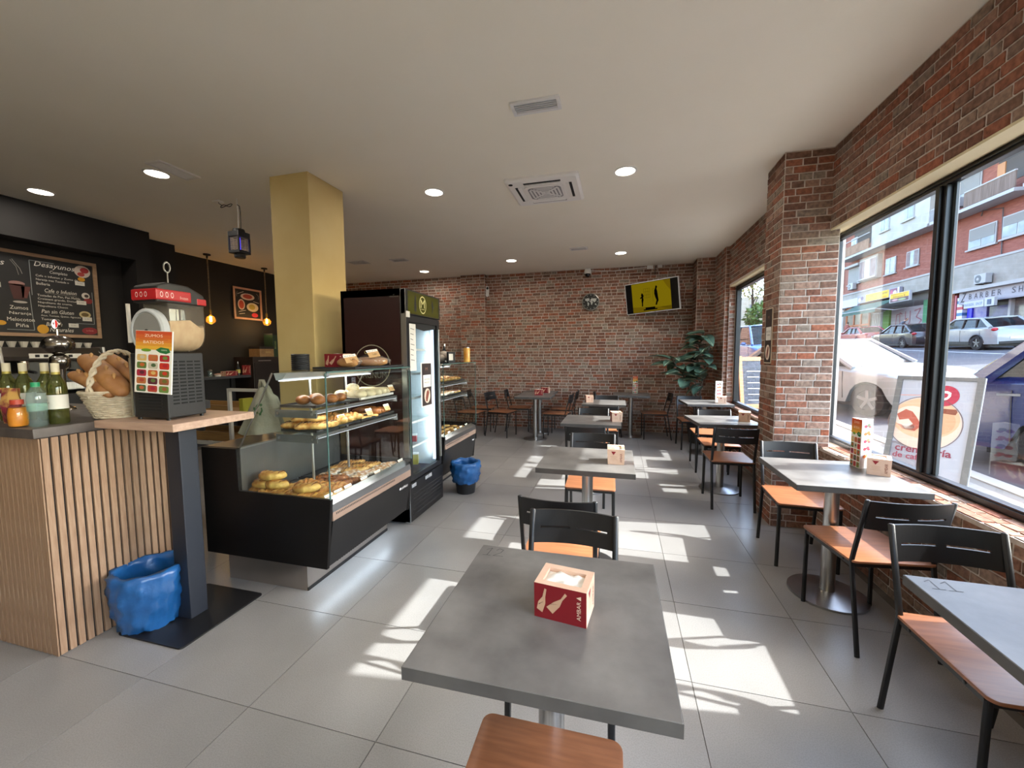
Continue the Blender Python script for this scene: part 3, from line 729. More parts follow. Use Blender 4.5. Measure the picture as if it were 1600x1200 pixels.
# dancer, tall
d.poly([(.57,.20),(.60,.20),(.61,.27),(.635,.34),(.63,.43),(.625,.55),(.62,.66),(.61,.74),(.625,.80),(.612,.85),(.592,.84),(.585,.78),(.565,.70),(.56,.58),(.575,.46),(.595,.36),(.58,.28)], K)
d.rect(.37,.09,.56,.15,K).rect(.33,.05,.60,.09,K)
d.build('screen_picture', tv)
tag(MB().tube([(.62,7.695,2.86),(.625,7.70,2.99),(.64,7.70,3.02)], .006, n=6).build('television_cable', M_black), 'black cable dropping behind the television', 'cable')
wb = thing('wiring_box', 'small white junction boxes with cable along the ceiling edge', 'junction box', (.5, 7.69, 2.99))
MB().box(-.02,.09,-.03,.0,-.03,.03).build('box_body', M_white, wb, bevel=.004)
MB().box(.16,.24,-.03,0,-.02,.03).build('box_body', M_white, wb, bevel=.004)
MB().tube([(-1.05,-.01,.005),(-.6,-.012,-.03),(-.3,-.012,-.012),(0,-.01,.0)], .006, n=5).build('white_cable', M_white, wb)
# clock
ck = thing('wall_clock', 'round black wall clock with a white world map face', 'clock', (-.505, 7.70, 2.418))
MB().lathe([(.16,0),(.16,-.03),(.145,-.034),(.145,-.024),(.001,-.024)], n=40, ax='y', cap=False).build('rim', mat('clock_rim', '#8f8d86', rough=.35, metal=.6), ck, smooth=True)
MB().lathe([(.0005,-.0242),(.146,-.0242)][::-1], n=40, ax='y', cap=False).build('face', mat('clock_black', '#17191a', rough=.4), ck)
d = Decal((-.145, -.0246, -.145), Xm, Zm, .29, .29, .0006); G = '#b9bcb8'
for pg in ([(.14,.66),(.22,.72),(.38,.74),(.44,.66),(.36,.58),(.30,.50),(.24,.56),(.16,.58)], [(.29,.48),(.37,.46),(.41,.38),(.35,.22),(.31,.28),(.30,.40)], [(.46,.62),(.55,.70),(.70,.72),(.86,.70),(.84,.58),(.78,.50),(.72,.46),(.66,.54),(.60,.56),(.52,.56)], [(.46,.54),(.60,.54),(.64,.46),(.57,.30),(.52,.34),(.50,.46)], [(.76,.38),(.84,.38),(.86,.30),(.78,.30)]): Decal((-.145, -.0246, -.145), Xm, Zm, .29, .29, .0006).poly(pg, G).build('continent', ck)
for k in range(12):
    a = k*PI/6; d.line([(.5+.40*math.cos(a),.5+.40*math.sin(a)),(.5+.46*math.cos(a),.5+.46*math.sin(a))], .012, '#9ea19d')
d.up().line([(.5,.5),(.34,.62)], .006, '#e8e8e4').line([(.5,.5),(.58,.76)], .005, '#e8e8e4'); d.build('clock_hands', ck)
# dome camera
dc = thing('dome_camera', 'white dome security camera high on the back wall', 'camera', (-.56, 7.70, 2.95))
MB().box(-.05,.05,-.09,0,0,.075).build('mount', M_white, dc, bevel=.01)
MB().lathe([(.062,-.005),(.066,.03),(.06,.06)][::-1], c=(0,-.07,-.02), n=20).build('housing', M_white, dc, smooth=True)
MB().ball((0,-.07,-.03), (.052,.052,.06), 16, 8).build('lens_dome', mat('smoked_dome', '#0e0f12', rough=.1), dc, smooth='all')
# motion sensor
ms = thing('motion_sensor', 'slim white motion sensor on the far brick pilaster', 'sensor', (-2.53, 7.685, 2.70))
MB().prism(rrect(-.032,.032,-.105,.105,.03,4), -.03, 0, axis='y').build('body', M_white, ms)
MB().ball((.01,-.03,.06), (.024,.014,.026), 12, 6).build('sensor_lens', M_dark, ms, smooth='all')
# framed snack poster on the pier side
pp = thing('snack_poster', 'small framed hot dog poster on the side of the brick pier', 'poster', (1.244, 3.90, 1.60))
MB().box(0,.008,-.085,.085,-.235,.235).build('backing', mat('poster_edge', '#cdbca6', rough=.5), pp)
d = Decal((0, .085, -.235), -Ym, Zm, .17, .47, .0008)
d.rect(.06,.02,.94,.98,'#2a1d1a').up().rect(.2,.42,.9,.66,'#e6e2da').ell(.52,.2,.3,.14,'#e8d7c4').up().poly([(.4,.10),(.52,.10),(.66,.26),(.62,.31),(.5,.3),(.38,.16)], '#7a3b2a').text('HOT DOG', .28,.56,.54,.035,'#5a4a42').text('COMBO', .34,.50,.42,.03,'#5a4a42').text('M', .4,.80,.2,.06,'#8d6a52')
d.build('poster_print', pp)

# ================================================================ rubber plant in the corner
pl = thing('potted_plant', 'rubber plant with dark glossy leaves standing in the far right corner', 'plant', (1.25, 6.99, 0))
MB().lathe([(.001,0),(.11,0),(.15,.28),(.155,.30),(.14,.30),(.135,.27),(.001,.27)], n=24).build('pot', mat('plant_pot', '#3a3431', rough=.6), pl, smooth=True)
MB().lathe([(.136,.262),(.001,.268)], n=20).build('soil', mat('potting_soil', '#2b2019', '#3a2c22', scale=40, rough=1), pl)
M_leaf = mat('rubber_leaf', '#3c5244', '#536b5a', scale=6, rough=.28, detail=2, spec=.6)
M_rib = mat('leaf_rib', '#a9b893', rough=.5)
M_twig = mat('brown_stem', '#4a3a2c', rough=.8)
rp = random.Random(11)
stems = [[(0,0,.25),(-.02,-.02,.7),(-.05,-.05,1.1),(.0,-.08,1.55),(.06,-.08,1.78)], [(.02,0,.25),(.03,-.03,.8),(.08,-.1,1.2),(.12,-.16,1.55)], [(-.02,0,.25),(-.07,-.04,.75),(-.2,-.1,1.05),(-.34,-.16,1.25),(-.44,-.18,1.38)]]
for sidx, st in enumerate(stems): MB().tube(st, [.016]*2+[.011]*(len(st)-2), n=7).build('stem', M_twig, pl, smooth=True)
def leaf_mesh(L, Wd, bend):
    N = 7; rows = []
    for i in range(N+1):
        t = i/N; w = Wd*math.sin(PI*min(1, .06+t*.94))**.75*(1-.12*t) if 0 < i < N else .002
        x = L*t; zc = bend*L*t*t*-1
        rows.append([(x, -w, zc+w*.30), (x, -w*.5, zc+w*.10), (x, 0, zc-w*.02), (x, w*.5, zc+w*.10), (x, w, zc+w*.30)])
    mb = MB(); v = [p for r in rows for p in r]; n = len(v); v2 = v+[(x,y,zz-.0025) for x,y,zz in v]
    fs = []
    for i in range(N):
        for j in range(4):
            a = i*5+j; fs += [(a, a+5, a+6, a+1), (n+a, n+a+1, n+a+6, n+a+5)]
    return mb.add(v2, fs).mesh('leaf')
LM = [leaf_mesh(.34,.088,.25), leaf_mesh(.29,.08,.5), leaf_mesh(.31,.085,.1)]
for m_ in LM:
    m_.materials.append(M_leaf); m_.polygons.foreach_set('use_smooth', [True]*len(m_.polygons))
ribs = [MB().tube([(0,0,.002),(.12,0,-.03*b),(.27,0,-.22*b)], .004, n=4).mesh('midrib') for b in (.25*1.3,.5*1.1,.1*1.3)]
for r_ in ribs: r_.materials.append(M_rib)
def leaf_at(p, yaw, pitch, k, s=1.0, roll=0):
    o = bpy.data.objects.new('leaf', LM[k]); COL.objects.link(o); o.parent = pl; o.location = p; o.rotation_euler = (roll, -pitch, yaw); o.scale = (s,s,s)
    q = bpy.data.objects.new('midrib', ribs[k]); COL.objects.link(q); q.parent = o
for sidx, st in enumerate(stems):
    pts = [Vector(p) for p in st]
    nl = (26, 18, 18)[sidx]
    for i in range(nl):
        t = .42+.58*(i+.5)/nl; f = t*(len(pts)-1); k = min(int(f), len(pts)-2); p = pts[k].lerp(pts[k+1], f-k)
        yaw = i*2.4+sidx; dx = math.cos(yaw)
        if p.x+.36*dx > .22: yaw = PI-yaw
        if p.y+.36*math.sin(yaw) > .24: yaw = -yaw
        leaf_at(p, yaw, rp.uniform(-.25,.75)*(.5+.5*t), rp.randrange(3), rp.uniform(.85,1.15), rp.uniform(-.3,.3))
# ================================================================ the bar
ORD = ['first','second','third','fourth','fifth','sixth','seventh','eighth','ninth','tenth']
M_oak = wood_mat('oak_slat', '#8c6c53', '#a3856b', axis='z', scale=9, rough=.55, bump=.08)
M_felt = mat('black_felt', '#18171a', rough=.9)
M_slab = mat('dark_stone_laminate', '#4b433f', '#5b524d', scale=14, rough=.45, detail=6)
M_lightwood = wood_mat('light_oak_board', '#a98a76', '#bfa08b', axis='x', scale=6, rough=.45, bump=.04)
ct = thing('bar_counter', 'bar counter clad in vertical oak slats on black felt', 'counter', (-2.612, 1.213, 0))
MB().box(-2.6, -.012, .012, .56, 0, 1.078).build('carcass', M_felt, ct)
sl = MB().box(-.012, 0, -.0125, .0125, 0.004, 1.075).mesh('slat'); sl.materials.append(M_oak)
sl2 = MB().box(-.0125, .0125, 0, .012, 0.004, 1.075).mesh('slat'); sl2.materials.append(M_oak)
n = 16
for k in range(n):
    o = bpy.data.objects.new('slat', sl); COL.objects.link(o); o.parent = ct; o.location = (0, .022+.0352*k, 0)
for k in range(40):
    o = bpy.data.objects.new('slat', sl2); COL.objects.link(o); o.parent = ct; o.location = (-.030-.0352*k, 0, 0)
MB().box(-.014, .001, -.001, .004, .004, 1.075).build('corner_trim', M_oak, ct)
tag(MB().box(-5.2, -2.606, 1.196, 1.95, 1.0785, 1.125).build('counter_slab', M_slab, bevel=.004), 'dark stone worktop lying on the slatted bar counter', 'worktop')
# high table beside the counter
ht = thing('bar_table', 'high table with light wood top on a black square post', 'table', (-2.31, 1.63, 0))
MB().box(-.296, .245, -.21, .235, 1.092, 1.130).build('table_top', M_lightwood, ht, bevel=.0015, seg=1)
MB().box(-.05, .05, -.05, .045, .008, 1.092).build('post', mat('blue_black_steel', '#1d222c', rough=.5), ht, bevel=.004)
MB().prism(rrect(-.215,.23,-.235,.245,.02,4), 0, .008).build('base_plate', M_black, ht, bevel=.001, seg=1)
# slush machine
sm = thing('slush_machine', 'black slush machine with a clear tank of beige drink and red lid', 'drink dispenser', (-2.325, 1.622, 1.130)); sm.scale = (1, .6, 1)
MB().box(-.12, .12, -.2, .12, .012, .345).build('body', mat('slush_black', '#1b1a1b', rough=.5), sm, bevel=.006)
for x in (-.1,.1):
    for y in (-.18,.1): MB().lathe([(.012,0),(.012,.014)], c=(x,y,0), n=8).build('foot', M_black, sm)
gr = mat('vent_slot', '#0a0a0a', rough=.9)
for r in range(4):
    for k in range(13): MB().box(.1195, .1212, -.155+.065*r, -.105+.065*r, .08+.018*k, .088+.018*k).build('vent_slot', gr, sm)
for k in range(8): MB().box(-.08, .08, -.2012, -.1995, .05+.016*k, .057+.016*k).build('vent_slot', gr, sm)
M_tank = pane_mat('tank_plastic', (.93,.92,.88), .05, body=.10, body_col=(.75,.7,.62))
M_slush = mat('beige_slush', '#c9a983', '#d5b891', scale=20, rough=.6)
def tank_prof(x, y0, y1, r): pass
tk = MB(); n = 20; R0 = .108
def sect(s, zt): # rounded drum below, straight sides above
    p = []
    for i in range(13):
        a = PI+PI*i/12; p.append((R0*s*math.cos(a), .455+R0*s*math.sin(a)*.98))
    p += [(R0*s*.98, zt), (-R0*s*.98, zt)]
    return p
rings_ = []
for y, s in ((-.13,1),(.05,1),(.14,.97),(.19,.85),(.215,.6)):
    rings_.append([(x, y, z) for x, z in sect(s, .60)])
tk.rings(rings_, True); tko = tk.build('tank', M_tank, sm, smooth=True); tko.scale.x = .8; tko.location.x = .02
fl = MB(); rings_ = []
for y, s in ((-.12,.955),(.05,.955),(.14,.925),(.185,.81),(.205,.56)): rings_.append([(x, y, z) for x, z in sect(s, .50+.02*math.sin(y*30))])
fl.rings(rings_, True); tko = fl.build('slush', M_slush, sm, smooth=True); tko.scale.x = .8; tko.location.x = .02
M_gp = mat('pale_grey_plastic', '#b9bdbf', rough=.4)
MB().lathe([(.115,-.135),(.118,-.15),(.118,-.185),(.108,-.196),(.100,-.196),(.098,-.188),(.001,-.188)], c=(0,0,.455), n=32, ax='y').build('drum_collar', M_gp, sm, smooth=True)
MB().lathe([(.096,-.189),(.001,-.190)], c=(0,0,.455), n=28, ax='y', cap=False).build('drum_disc', mat('disc_grey', '#8a8985', rough=.5), sm)
MB().lathe([(.012,-.188),(.012,-.194),(.001,-.195)], c=(0,0,.455), n=12, ax='y').build('hub_screw', M_dark, sm)
lid = MB().prism([(-.21,.60),(.20,.60),(.205,.63),(.185,.66),(.05,.70),(-.12,.705),(-.2,.685)], -.065, .102, axis='x').build('lid', mat('lid_black', '#211f1f', rough=.4), sm, bevel=.012, seg=3)
lid.data.update()
M_red = mat('gloss_red', '#b3262a', rough=.3)
MB().box(-.0685, .1055, -.2155, .07, .612, .668).build('red_band', M_red, sm, bevel=.008)
MB().box(-.0665, .1035, .12, .206, .605, .64).build('red_badge', M_red, sm, bevel=.006)
d = Decal((.1056, -.2, .615), Ym, Zm, .26, .05, .0006)
for k in range(3): d.ring(.1+.16*k,.5,.045,.28,.25,'#e8d9d2',12)
d.text('frozen', .66,.2,.26,.3,'#d9b7ae'); d.build('band_print', sm)
d = Decal((-.058, -.2157, .615), Xm, Zm, .155, .05, .0006)
for k in range(3): d.ring(.2+.2*k,.5,.06,.26,.25,'#e8d9d2',12)
d.build('band_print', sm)
MB().tube([(.02,-.02,.70),(.02,-.02,.77)], .004, n=6).build('lid_pin', M_steel, sm)
MB().tube([(.02,-.02+.026*math.cos(t),.795+.026*math.sin(t)) for t in [2*PI*k/14 for k in range(14)]], .005, n=6, closed=True).build('lid_ring', M_steel, sm, smooth=True)
MB().box(-.06,.06,.12,.24,.03,.075).box(-.05,.05,.13,.23,.075,.077).build('drip_tray', M_black, sm, bevel=.004)
MB().box(-.135,-.122,-.19,-.17,.40,.60).build('price_slip', mat('white_slip', '#cfcac0', rough=.7), sm)
MB().tube([(-.125,-.2,.02),(-.125,-.2,.32)], .008, n=6).build('side_tube', M_steel, sm)
# juice menu leaning on it
jm = thing('juice_menu', 'juice and smoothie card with fruit photos on the slush machine front', 'menu', (-2.275, 1.487, 1.272))
jm.rotation_euler = (math.radians(-3), math.radians(3), math.radians(3))
MB().box(-.116,.116,-.006,-.0005,0,.315).build('card', mat('white_card', '#f1eee6', rough=.6), jm)
d = Decal((-.114,-.0062,.002), Xm, Zm, .228, .311, .0005); juice_print(d); d.build('fruit_print', jm)
# wicker basket and baguettes
M_wick = mat('bleached_wicker', '#b9ab93', '#cfc2aa', scale=40, rough=.8)
bs = thing('bread_basket', 'pale wicker basket with tall handle full of baguettes', 'basket', (-2.655, 1.575, 1.131), math.radians(105))
RB = lambda t: .118+.052*t
for k in range(12):
    t = k/11; z0 = .006+.128*t
    pts = [((RB(t)+.0045*math.sin(14*a+k*PI))*math.cos(a), (RB(t)+.0045*math.sin(14*a+k*PI))*math.sin(a)*.82, z0) for a in [2*PI*j/56 for j in range(56)]]
    MB().tube(pts, .0058, n=5, closed=True).build('weave', M_wick, bs, smooth=True)
for k in range(28):
    a = 2*PI*k/28
    MB().tube([(RB(0)*math.cos(a),RB(0)*math.sin(a)*.82,0.002),(RB(1)*math.cos(a),RB(1)*math.sin(a)*.82,.137)], .004, n=4).build('stake', M_wick, bs)
MB().lathe([(.001,0),(.115,0),(.115,.006),(.001,.006)], n=24).build('bottom', M_wick, bs)
MB().tube([((RB(1)+.004)*math.cos(a),(RB(1)+.004)*.82*math.sin(a),.141) for a in [2*PI*j/40 for j in range(40)]], .0085, n=6, closed=True).build('rim', M_wick, bs, smooth=True)
for ph in (0, PI):
    hp = [(.166*math.cos(t)*1.0, .011*math.sin(t*14+ph), .12+.235*math.sin(t)+.007*math.cos(t*14+ph)) for t in [PI*j/60 for j in range(61)]]
    MB().tube(hp, .008, n=6).build('handle_strand', M_wick, bs, smooth=True)
M_crust = mat('baguette_crust', '#85542d', '#b07e4a', scale=7, rough=.6, detail=5, bump=.25, bscale=30)
def baguette(p, q, r, lb):
    p = Vector(p); q = Vector(q); t = thing('baguette', lb, 'bread', tuple(p), 0, 'baguettes in the wicker basket')
    d = q-p; n = 14; pts = []; rr = []
    side = d.cross(Zm).normalized(); up = side.cross(d).normalized()
    for i in range(n+1):
        s = i/n; pts.append(d*s+up*(.012*math.sin(PI*s))); rr.append(r*max(.12, (1-abs(2*s-1)**5))**.5)
    MB().tube(pts, rr, n=14, flat=(1.1,.9)).build('crust', M_crust, t, smooth='all')
    for i in range(4):
        s = .18+.19*i; c = d*s+up*(.012*math.sin(PI*s)+r*.80); e = d.normalized()
        MB().tube([c-e*.045-side*.012, c+up*.004, c+e*.045+side*.012], [.002,.011,.002], n=6).build('score', mat('baguette_score', '#b88a55', rough=.7), t, smooth='all')
for p, q, r, lb in [((-2.97,1.60,1.455),(-2.475,1.48,1.265),.05,'thick baguette lying uppermost across the wicker basket'),((-2.90,1.50,1.365),(-2.53,1.46,1.255),.034,'slim pale baguette at the front of the basket'),((-3.0,1.56,1.36),(-2.60,1.52,1.235),.034,'darker baguette leaning out on the left of the basket'),((-2.94,1.66,1.40),(-2.50,1.62,1.25),.04,'baguette at the back of the basket under the others'),((-2.95,1.68,1.47),(-2.52,1.60,1.30),.036,'baguette behind the thick uppermost one in the basket')]: baguette(p, q, r, lb)
# bottles and packets on the counter
SLZ = 1.1255
def lathe_obj(t, name, prof, m, n=20, **k): return MB().lathe(prof, n=n, **k).build(name, m, t, smooth=True)
M_wine = pane_mat('olive_bottle', (.55,.56,.25), .05, body=.4, body_col=(.10,.11,.03))
M_cap = mat('cream_capsule', '#cfc7ad', rough=.5); M_capg = mat('gold_band', '#a89a4d', rough=.35, metal=.4)
def wine(x, y, lb, label_txt=False):
    t = thing('wine_bottle', lb, 'bottle', (x, y, SLZ), 0, 'white wine bottles on the counter')
    lathe_obj(t, 'glass', [(.001,.004),(.034,.0),(.037,.01),(.037,.175),(.034,.2),(.018,.235),(.0145,.25),(.0145,.29),(.001,.29)], M_wine)
    lathe_obj(t, 'capsule', [(.0158,.248),(.0158,.302),(.001,.303)], M_cap); lathe_obj(t, 'capsule_band', [(.0162,.246),(.0162,.258)], M_capg, cap=False)
    lathe_obj(t, 'paper_label', [(.0376,.075),(.0376,.145)], mat('bottle_label', '#d8d5cb', rough=.7), cap=False)
    if label_txt:
        d = Decal((-.022,-.0395,.1), Xm, Zm, .05, .03, .0008); d.text('CON', .1,.55,.5,.3,'#3a3530').text('VILLA', .1,.1,.7,.3,'#3a3530'); d.build('label_print', t)
wine(-2.715, 1.345, 'white wine bottle standing beside the water bottle at the counter end', True)
wine(-2.93, 1.41, 'wine bottle directly behind the plastic water bottle')
wine(-3.05, 1.385, 'wine bottle behind the orange juice jar')
wine(-3.13, 1.36, 'wine bottle at the left edge of the picture')
wb_ = thing('water_bottle', 'small clear plastic water bottle with green cap on the counter', 'bottle', (-2.70, 1.262, SLZ))
M_pet = pane_mat('clear_plastic', (.86,.95,.94), .06, body=.08, body_col=(.6,.75,.75))
lathe_obj(wb_, 'bottle_body', [(.001,.004),(.028,0),(.033,.012),(.031,.03),(.034,.045),(.032,.06),(.034,.075),(.033,.11),(.035,.13),(.03,.165),(.017,.19),(.0135,.2)], M_pet)
lathe_obj(wb_, 'cap', [(.0155,.19),(.0155,.212),(.001,.213)], mat('green_cap', '#1f8a5c', rough=.4))
lathe_obj(wb_, 'film_label', [(.0345,.075),(.0345,.11)], pane_mat('film_label', (.75,.9,.85), .05, body=.3, body_col=(.5,.75,.65)), cap=False)
jj = thing('juice_jar', 'small jar of orange juice with red lid on the counter', 'jar', (-2.78, 1.232, SLZ))
lathe_obj(jj, 'glass', [(.001,.003),(.026,0),(.034,.008),(.036,.06),(.031,.095),(.02,.108),(.02,.118)], pane_mat('clear_jar', (.96,.96,.95), .05))
lathe_obj(jj, 'juice', [(.001,.006),(.030,.004),(.033,.012),(.034,.06),(.028,.092),(.001,.093)], mat('orange_juice', '#c9791a', '#d58826', scale=20, rough=.4))
lathe_obj(jj, 'lid', [(.0225,.108),(.0225,.13),(.001,.131)], mat('red_lid', '#b5402e', rough=.4))
cp = thing('snack_bag', 'colourful printed snack bag beside the juice jar on the counter', 'snack bag', (-2.925, 1.275, SLZ))
mb = MB(); g = []
for i in range(9):
    for j in range(9):
        u, v = i/8, j/8; th = .03*math.sin(PI*u)*math.sin(PI*v)
        g.append((-.07+.14*u, -th+.004*math.sin(i*2+j), .18*v))
n9 = len(g); g2 = [(x, -y+.002, zz) for x, y, zz in g]
mb.add(g+g2, [(i*9+j,(i+1)*9+j,(i+1)*9+j+1,i*9+j+1) for i in range(8) for j in range(8)]+[(n9+i*9+j,n9+i*9+j+1,n9+(i+1)*9+j+1,n9+(i+1)*9+j) for i in range(8) for j in range(8)])
mb.build('foil_bag', mat('snack_print', '#8d3040', '#d2a660', scale=18, rough=.3, lo=.45, hi=.55), cp, smooth='all')
# beer tap
bt = thing('beer_tap', 'polished steel mushroom beer tap with a lit round badge', 'beer tap', (-3.38, 1.70, SLZ))
M_chrome = mat('polished_steel', '#8f8a85', rough=.2, metal=1)
lathe_obj(bt, 'column', [(.055,0),(.052,.01),(.022,.03),(.02,.22),(.025,.26)], M_chrome, 24)
lathe_obj(bt, 'lower_bowl', [(.018,.25),(.038,.268),(.048,.30),(.044,.33),(.026,.347),(.016,.35)], M_chrome, 28)
lathe_obj(bt, 'upper_bowl', [(.016,.345),(.045,.36),(.068,.385),(.074,.41),(.069,.435),(.05,.456),(.02,.466),(.001,.467)], M_chrome, 32)
MB().tube([(0,-.02,.24),(0,-.07,.22),(0,-.08,.17)], .010, n=8).build('spout', M_chrome, bt, smooth=True)
MB().tube([(0,0,.465),(0,0,.507)], .007, n=8).build('badge_stem', M_chrome, bt)
bd = MB().lathe([(.030,-.008),(.033,-.004),(.033,.004),(.030,.008)], c=(0,0,.536), n=24, ax='y').build('badge', M_chrome, bt, smooth=True); 
d = Decal((-.029,-.0084,.507), Xm, Zm, .058, .058, .0006); d.ell(.5,.5,.5,.5,glow('badge_light','#f2ece6',1.1),24); d.up().poly([(.62,.04),(.9,.2),(1,.5),(.9,.8),(.62,.97),(.60,.5)], glow('badge_red','#d8362e',1.0)).poly([(.22,.66),(.5,.66),(.36,.36)], glow('badge_dark','#8d5046',.9)); d.build('badge_print', bt)
for o in (bd, d): pass
# ---------------------------------------------------------------- back bar
tag(MB().box(-6.05, -5.3, -.5, 3.69, 0, 1.05).box(-6.05, -5.27, -.5, 3.69, 1.05, 1.09).build('back_counter', mat('dark_cabinet', '#171312', '#1f1918', scale=6, rough=.5)), 'dark work counter along the black wall under the menu board', 'counter')
cm = thing('coffee_machine', 'chrome espresso machine on the counter under the menu board', 'coffee machine', (-5.62, 2.68, 1.09))
MB().box(-.25,.25,-.36,.36,.03,.12).build('drip_base', M_steel, cm, bevel=.01)
MB().box(-.25,.05,-.36,.36,.12,.33).build('back_body', mat('machine_black', '#1d1b1b', rough=.35), cm)
MB().prism([(-.25,.33),(.25,.33),(.27,.37),(.22,.46),(-.25,.46)], -.37, .37, axis='y').build('upper_body', M_chrome, cm, bevel=.008)
MB().box(.262,.27,-.2,.18,.355,.40).build('button_panel', mat('panel_white', '#d9d6d0', rough=.4), cm)
for k in range(5): MB().box(.27,.273,-.16+.06*k,-.13+.06*k,.365,.39).build('button', M_dark, cm)
for k in (-.18,.12):
    MB().lathe([(.04,.22),(.04,.33)], c=(.13,k,0), n=16).build('group_head', M_chrome, cm); MB().tube([(.13,k,.24),(.3,k,.22)], .014, n=8).build('portafilter', M_dark, cm)
MB().tube([(.2,.31,.40),(.3,.33,.36),(.3,.33,.16)], .008, n=6).build('steam_wand', M_chrome, cm, smooth=True)
for s in (-1,1): MB().prism([(-.25,0),(.25,0),(.28,.3),(.26,.47),(-.25,.47)], s*.375-.012, s*.375+.012, axis='y').build('side_panel', M_steel, cm, bevel=.006)
M_cup = mat('white_porcelain', '#cfcac2', rough=.3)
cupm = MB().lathe([(.018,0),(.032,.05),(.034,.055),(.03,.053),(.016,.004)], n=12).mesh('coffee_cup'); cupm.materials.append(M_cup)
for k in range(9):
    o = bpy.data.objects.new('coffee_cup', cupm); COL.objects.link(o); o.location = (-5.50, 2.36+.08*k, 1.55+.0005); tag(o, '%s white coffee cup from the left on top of the espresso machine' % ORD[k], 'cup', 'cups on the espresso machine')
gd = thing('coffee_grinder', 'black and steel coffee grinder right of the espresso machine', 'grinder', (-5.5, 3.25, 1.09))
MB().box(-.1,.1,-.09,.09,0,.26).build('body', mat('machine_black', '#1d1b1b', rough=.35), gd, bevel=.02)
lathe_obj(gd, 'hopper', [(.04,.26),(.085,.38),(.085,.43),(.001,.43)], pane_mat('smoked_hopper', (.4,.38,.36), .05, body=.3, body_col=(.1,.08,.07)))
MB().box(.1,.16,-.03,.03,.08,.12).build('fork', M_steel, gd)
# menu board
mn = thing('menu_board', 'framed chalkboard style menu listing breakfasts above the back bar', 'menu board', (-6.045, 2.72, 2.115))
BW, BH = 1.4, .88
M_fr = wood_mat('pale_wood_frame', '#8d7055', '#a2846a', axis='y', scale=8, rough=.6)
MB().box(0,.02,-BW/2,BW/2,-BH/2,BH/2).build('board', mat('board_black', '#141416', '#1b1b1e', scale=5, rough=.6), mn)
f = .035
for a in (((0,.035),(-BW/2,BW/2),(BH/2-f,BH/2)),((0,.035),(-BW/2,BW/2),(-BH/2,-BH/2+f)),((0,.035),(-BW/2,-BW/2+f),(-BH/2+f,BH/2-f)),((0,.035),(BW/2-f,BW/2),(-BH/2+f,BH/2-f))): MB().box(*a[0],*a[1],*a[2]).build('frame_bar', M_fr, mn)
d = Decal((.0205, -BW/2+f, -BH/2+f), Ym, Zm, BW-2*f, BH-2*f, .0008)
WH, GY = '#cfcac2', '#8f8b86'
x0 = .62
d.text('Desayunos', x0+.01,.865,.25,.085,WH,.3).text('Completo', x0+.10,.80,.11,.05,WH,.2)
for k, tx in enumerate(['Cafe o infusion y Zumo de','Naranja mas Tostada o','Bolleria']): d.text(tx, x0+.015,.745-.05*k,.26-.06*k if k < 2 else .08,.034,WH)
d.text('Cafe o Infusion', x0+.06,.555,.2,.05,WH,.25).line([(x0+.06,.545),(x0+.26,.535)], .003, GY)
for k, tx in enumerate(['Tostadas de Pan, Pan Molde,','Croissant grande, Donut','Napolitana de crema,','Napolitana Choco']): d.text(tx, x0+.015,.49-.047*k,[.27,.24,.21,.18][k],.033,WH)
d.text('Pan sin Gluten', x0+.03,.275,.2,.05,WH,.25)
for k, tx in enumerate(['Atun, Tomate, Queso, Aguacate','Tomate']): d.text(tx, x0+.025,.225-.045*k,[.25,.08][k],.03,WH)
d.text('Batidos', x0+.05,.105,.1,.05,WH,.3).text('Naturales', x0+.07,.03,.15,.055,WH,.3)
d.line([(x0-.015,.95),(x0-.015,.5)], .006, '#7d8386').line([(x0-.015,.95),(x0+.13,.95)], .006, '#7d8386').line([(.985,.62),(.985,.16),(.86,.16)], .006, '#7d8386').line([(x0-.03,.55),(x0-.02,.04),(x0-.17,.04)], .006, '#7d8386')
d.ell(.93,.90,.055,.085,'#b9aaa0').ell(.94,.56,.028,.045,'#c4bdb3').ell(.955,.49,.03,.04,'#7a1f22').ell(.925,.29,.04,.05,'#b5a67a').ell(.92,.79,.025,.03,'#c28a1c').ell(.65,.06,.035,.06,'#c08d1e').ell(.95,.06,.055,.05,'#7d1620').up()
d.ell(.945,.92,.03,.04,'#8d2226').ell(.92,.86,.025,.03,'#9c3a36').ell(.945,.56,.015,.022,'#2a201c').ell(.925,.29,.026,.028,'#5b4a24').text('La Abuela', .925,.055,.05,.02,'#c4847e')
for x, y in ((.875,.70),(.875,.43),(.905,.2),(.81,.10)): d.rect(x,y,x+.065,y+.055,'#c9c6c0'); d.text('2,50', x+.015,y+.015,.035,.025,'#55524e')
d.text('Cocos', .30,.84,.17,.07,WH,.3)
for k, tx in enumerate(['Zumos','Naranja','Melocoton','Piña']): d.text(tx, [.475,.47,.455,.50][k],.30-.075*k,[.1,.12,.15,.07][k],.045,WH)
d.poly([(.48,.62),(.57,.62),(.555,.43),(.50,.43)], '#43201f').poly([(.545,.60),(.60,.60),(.575,.45),(.55,.45)], '#5b2c28').ell(.525,.63,.045,.03,'#8d6a66').ell(.535,.395,.04,.015,'#a39c96').line([(.51,.93),(.55,.82),(.56,.76)], .004, GY).line([(.5,.92),(.53,.84),(.54,.74)], .003, GY).rect(.36,.56,.44,.62,'#b3b0aa').ell(.42,.12,.03,.03,'#c08d1e')
d.build('menu_print', mn)
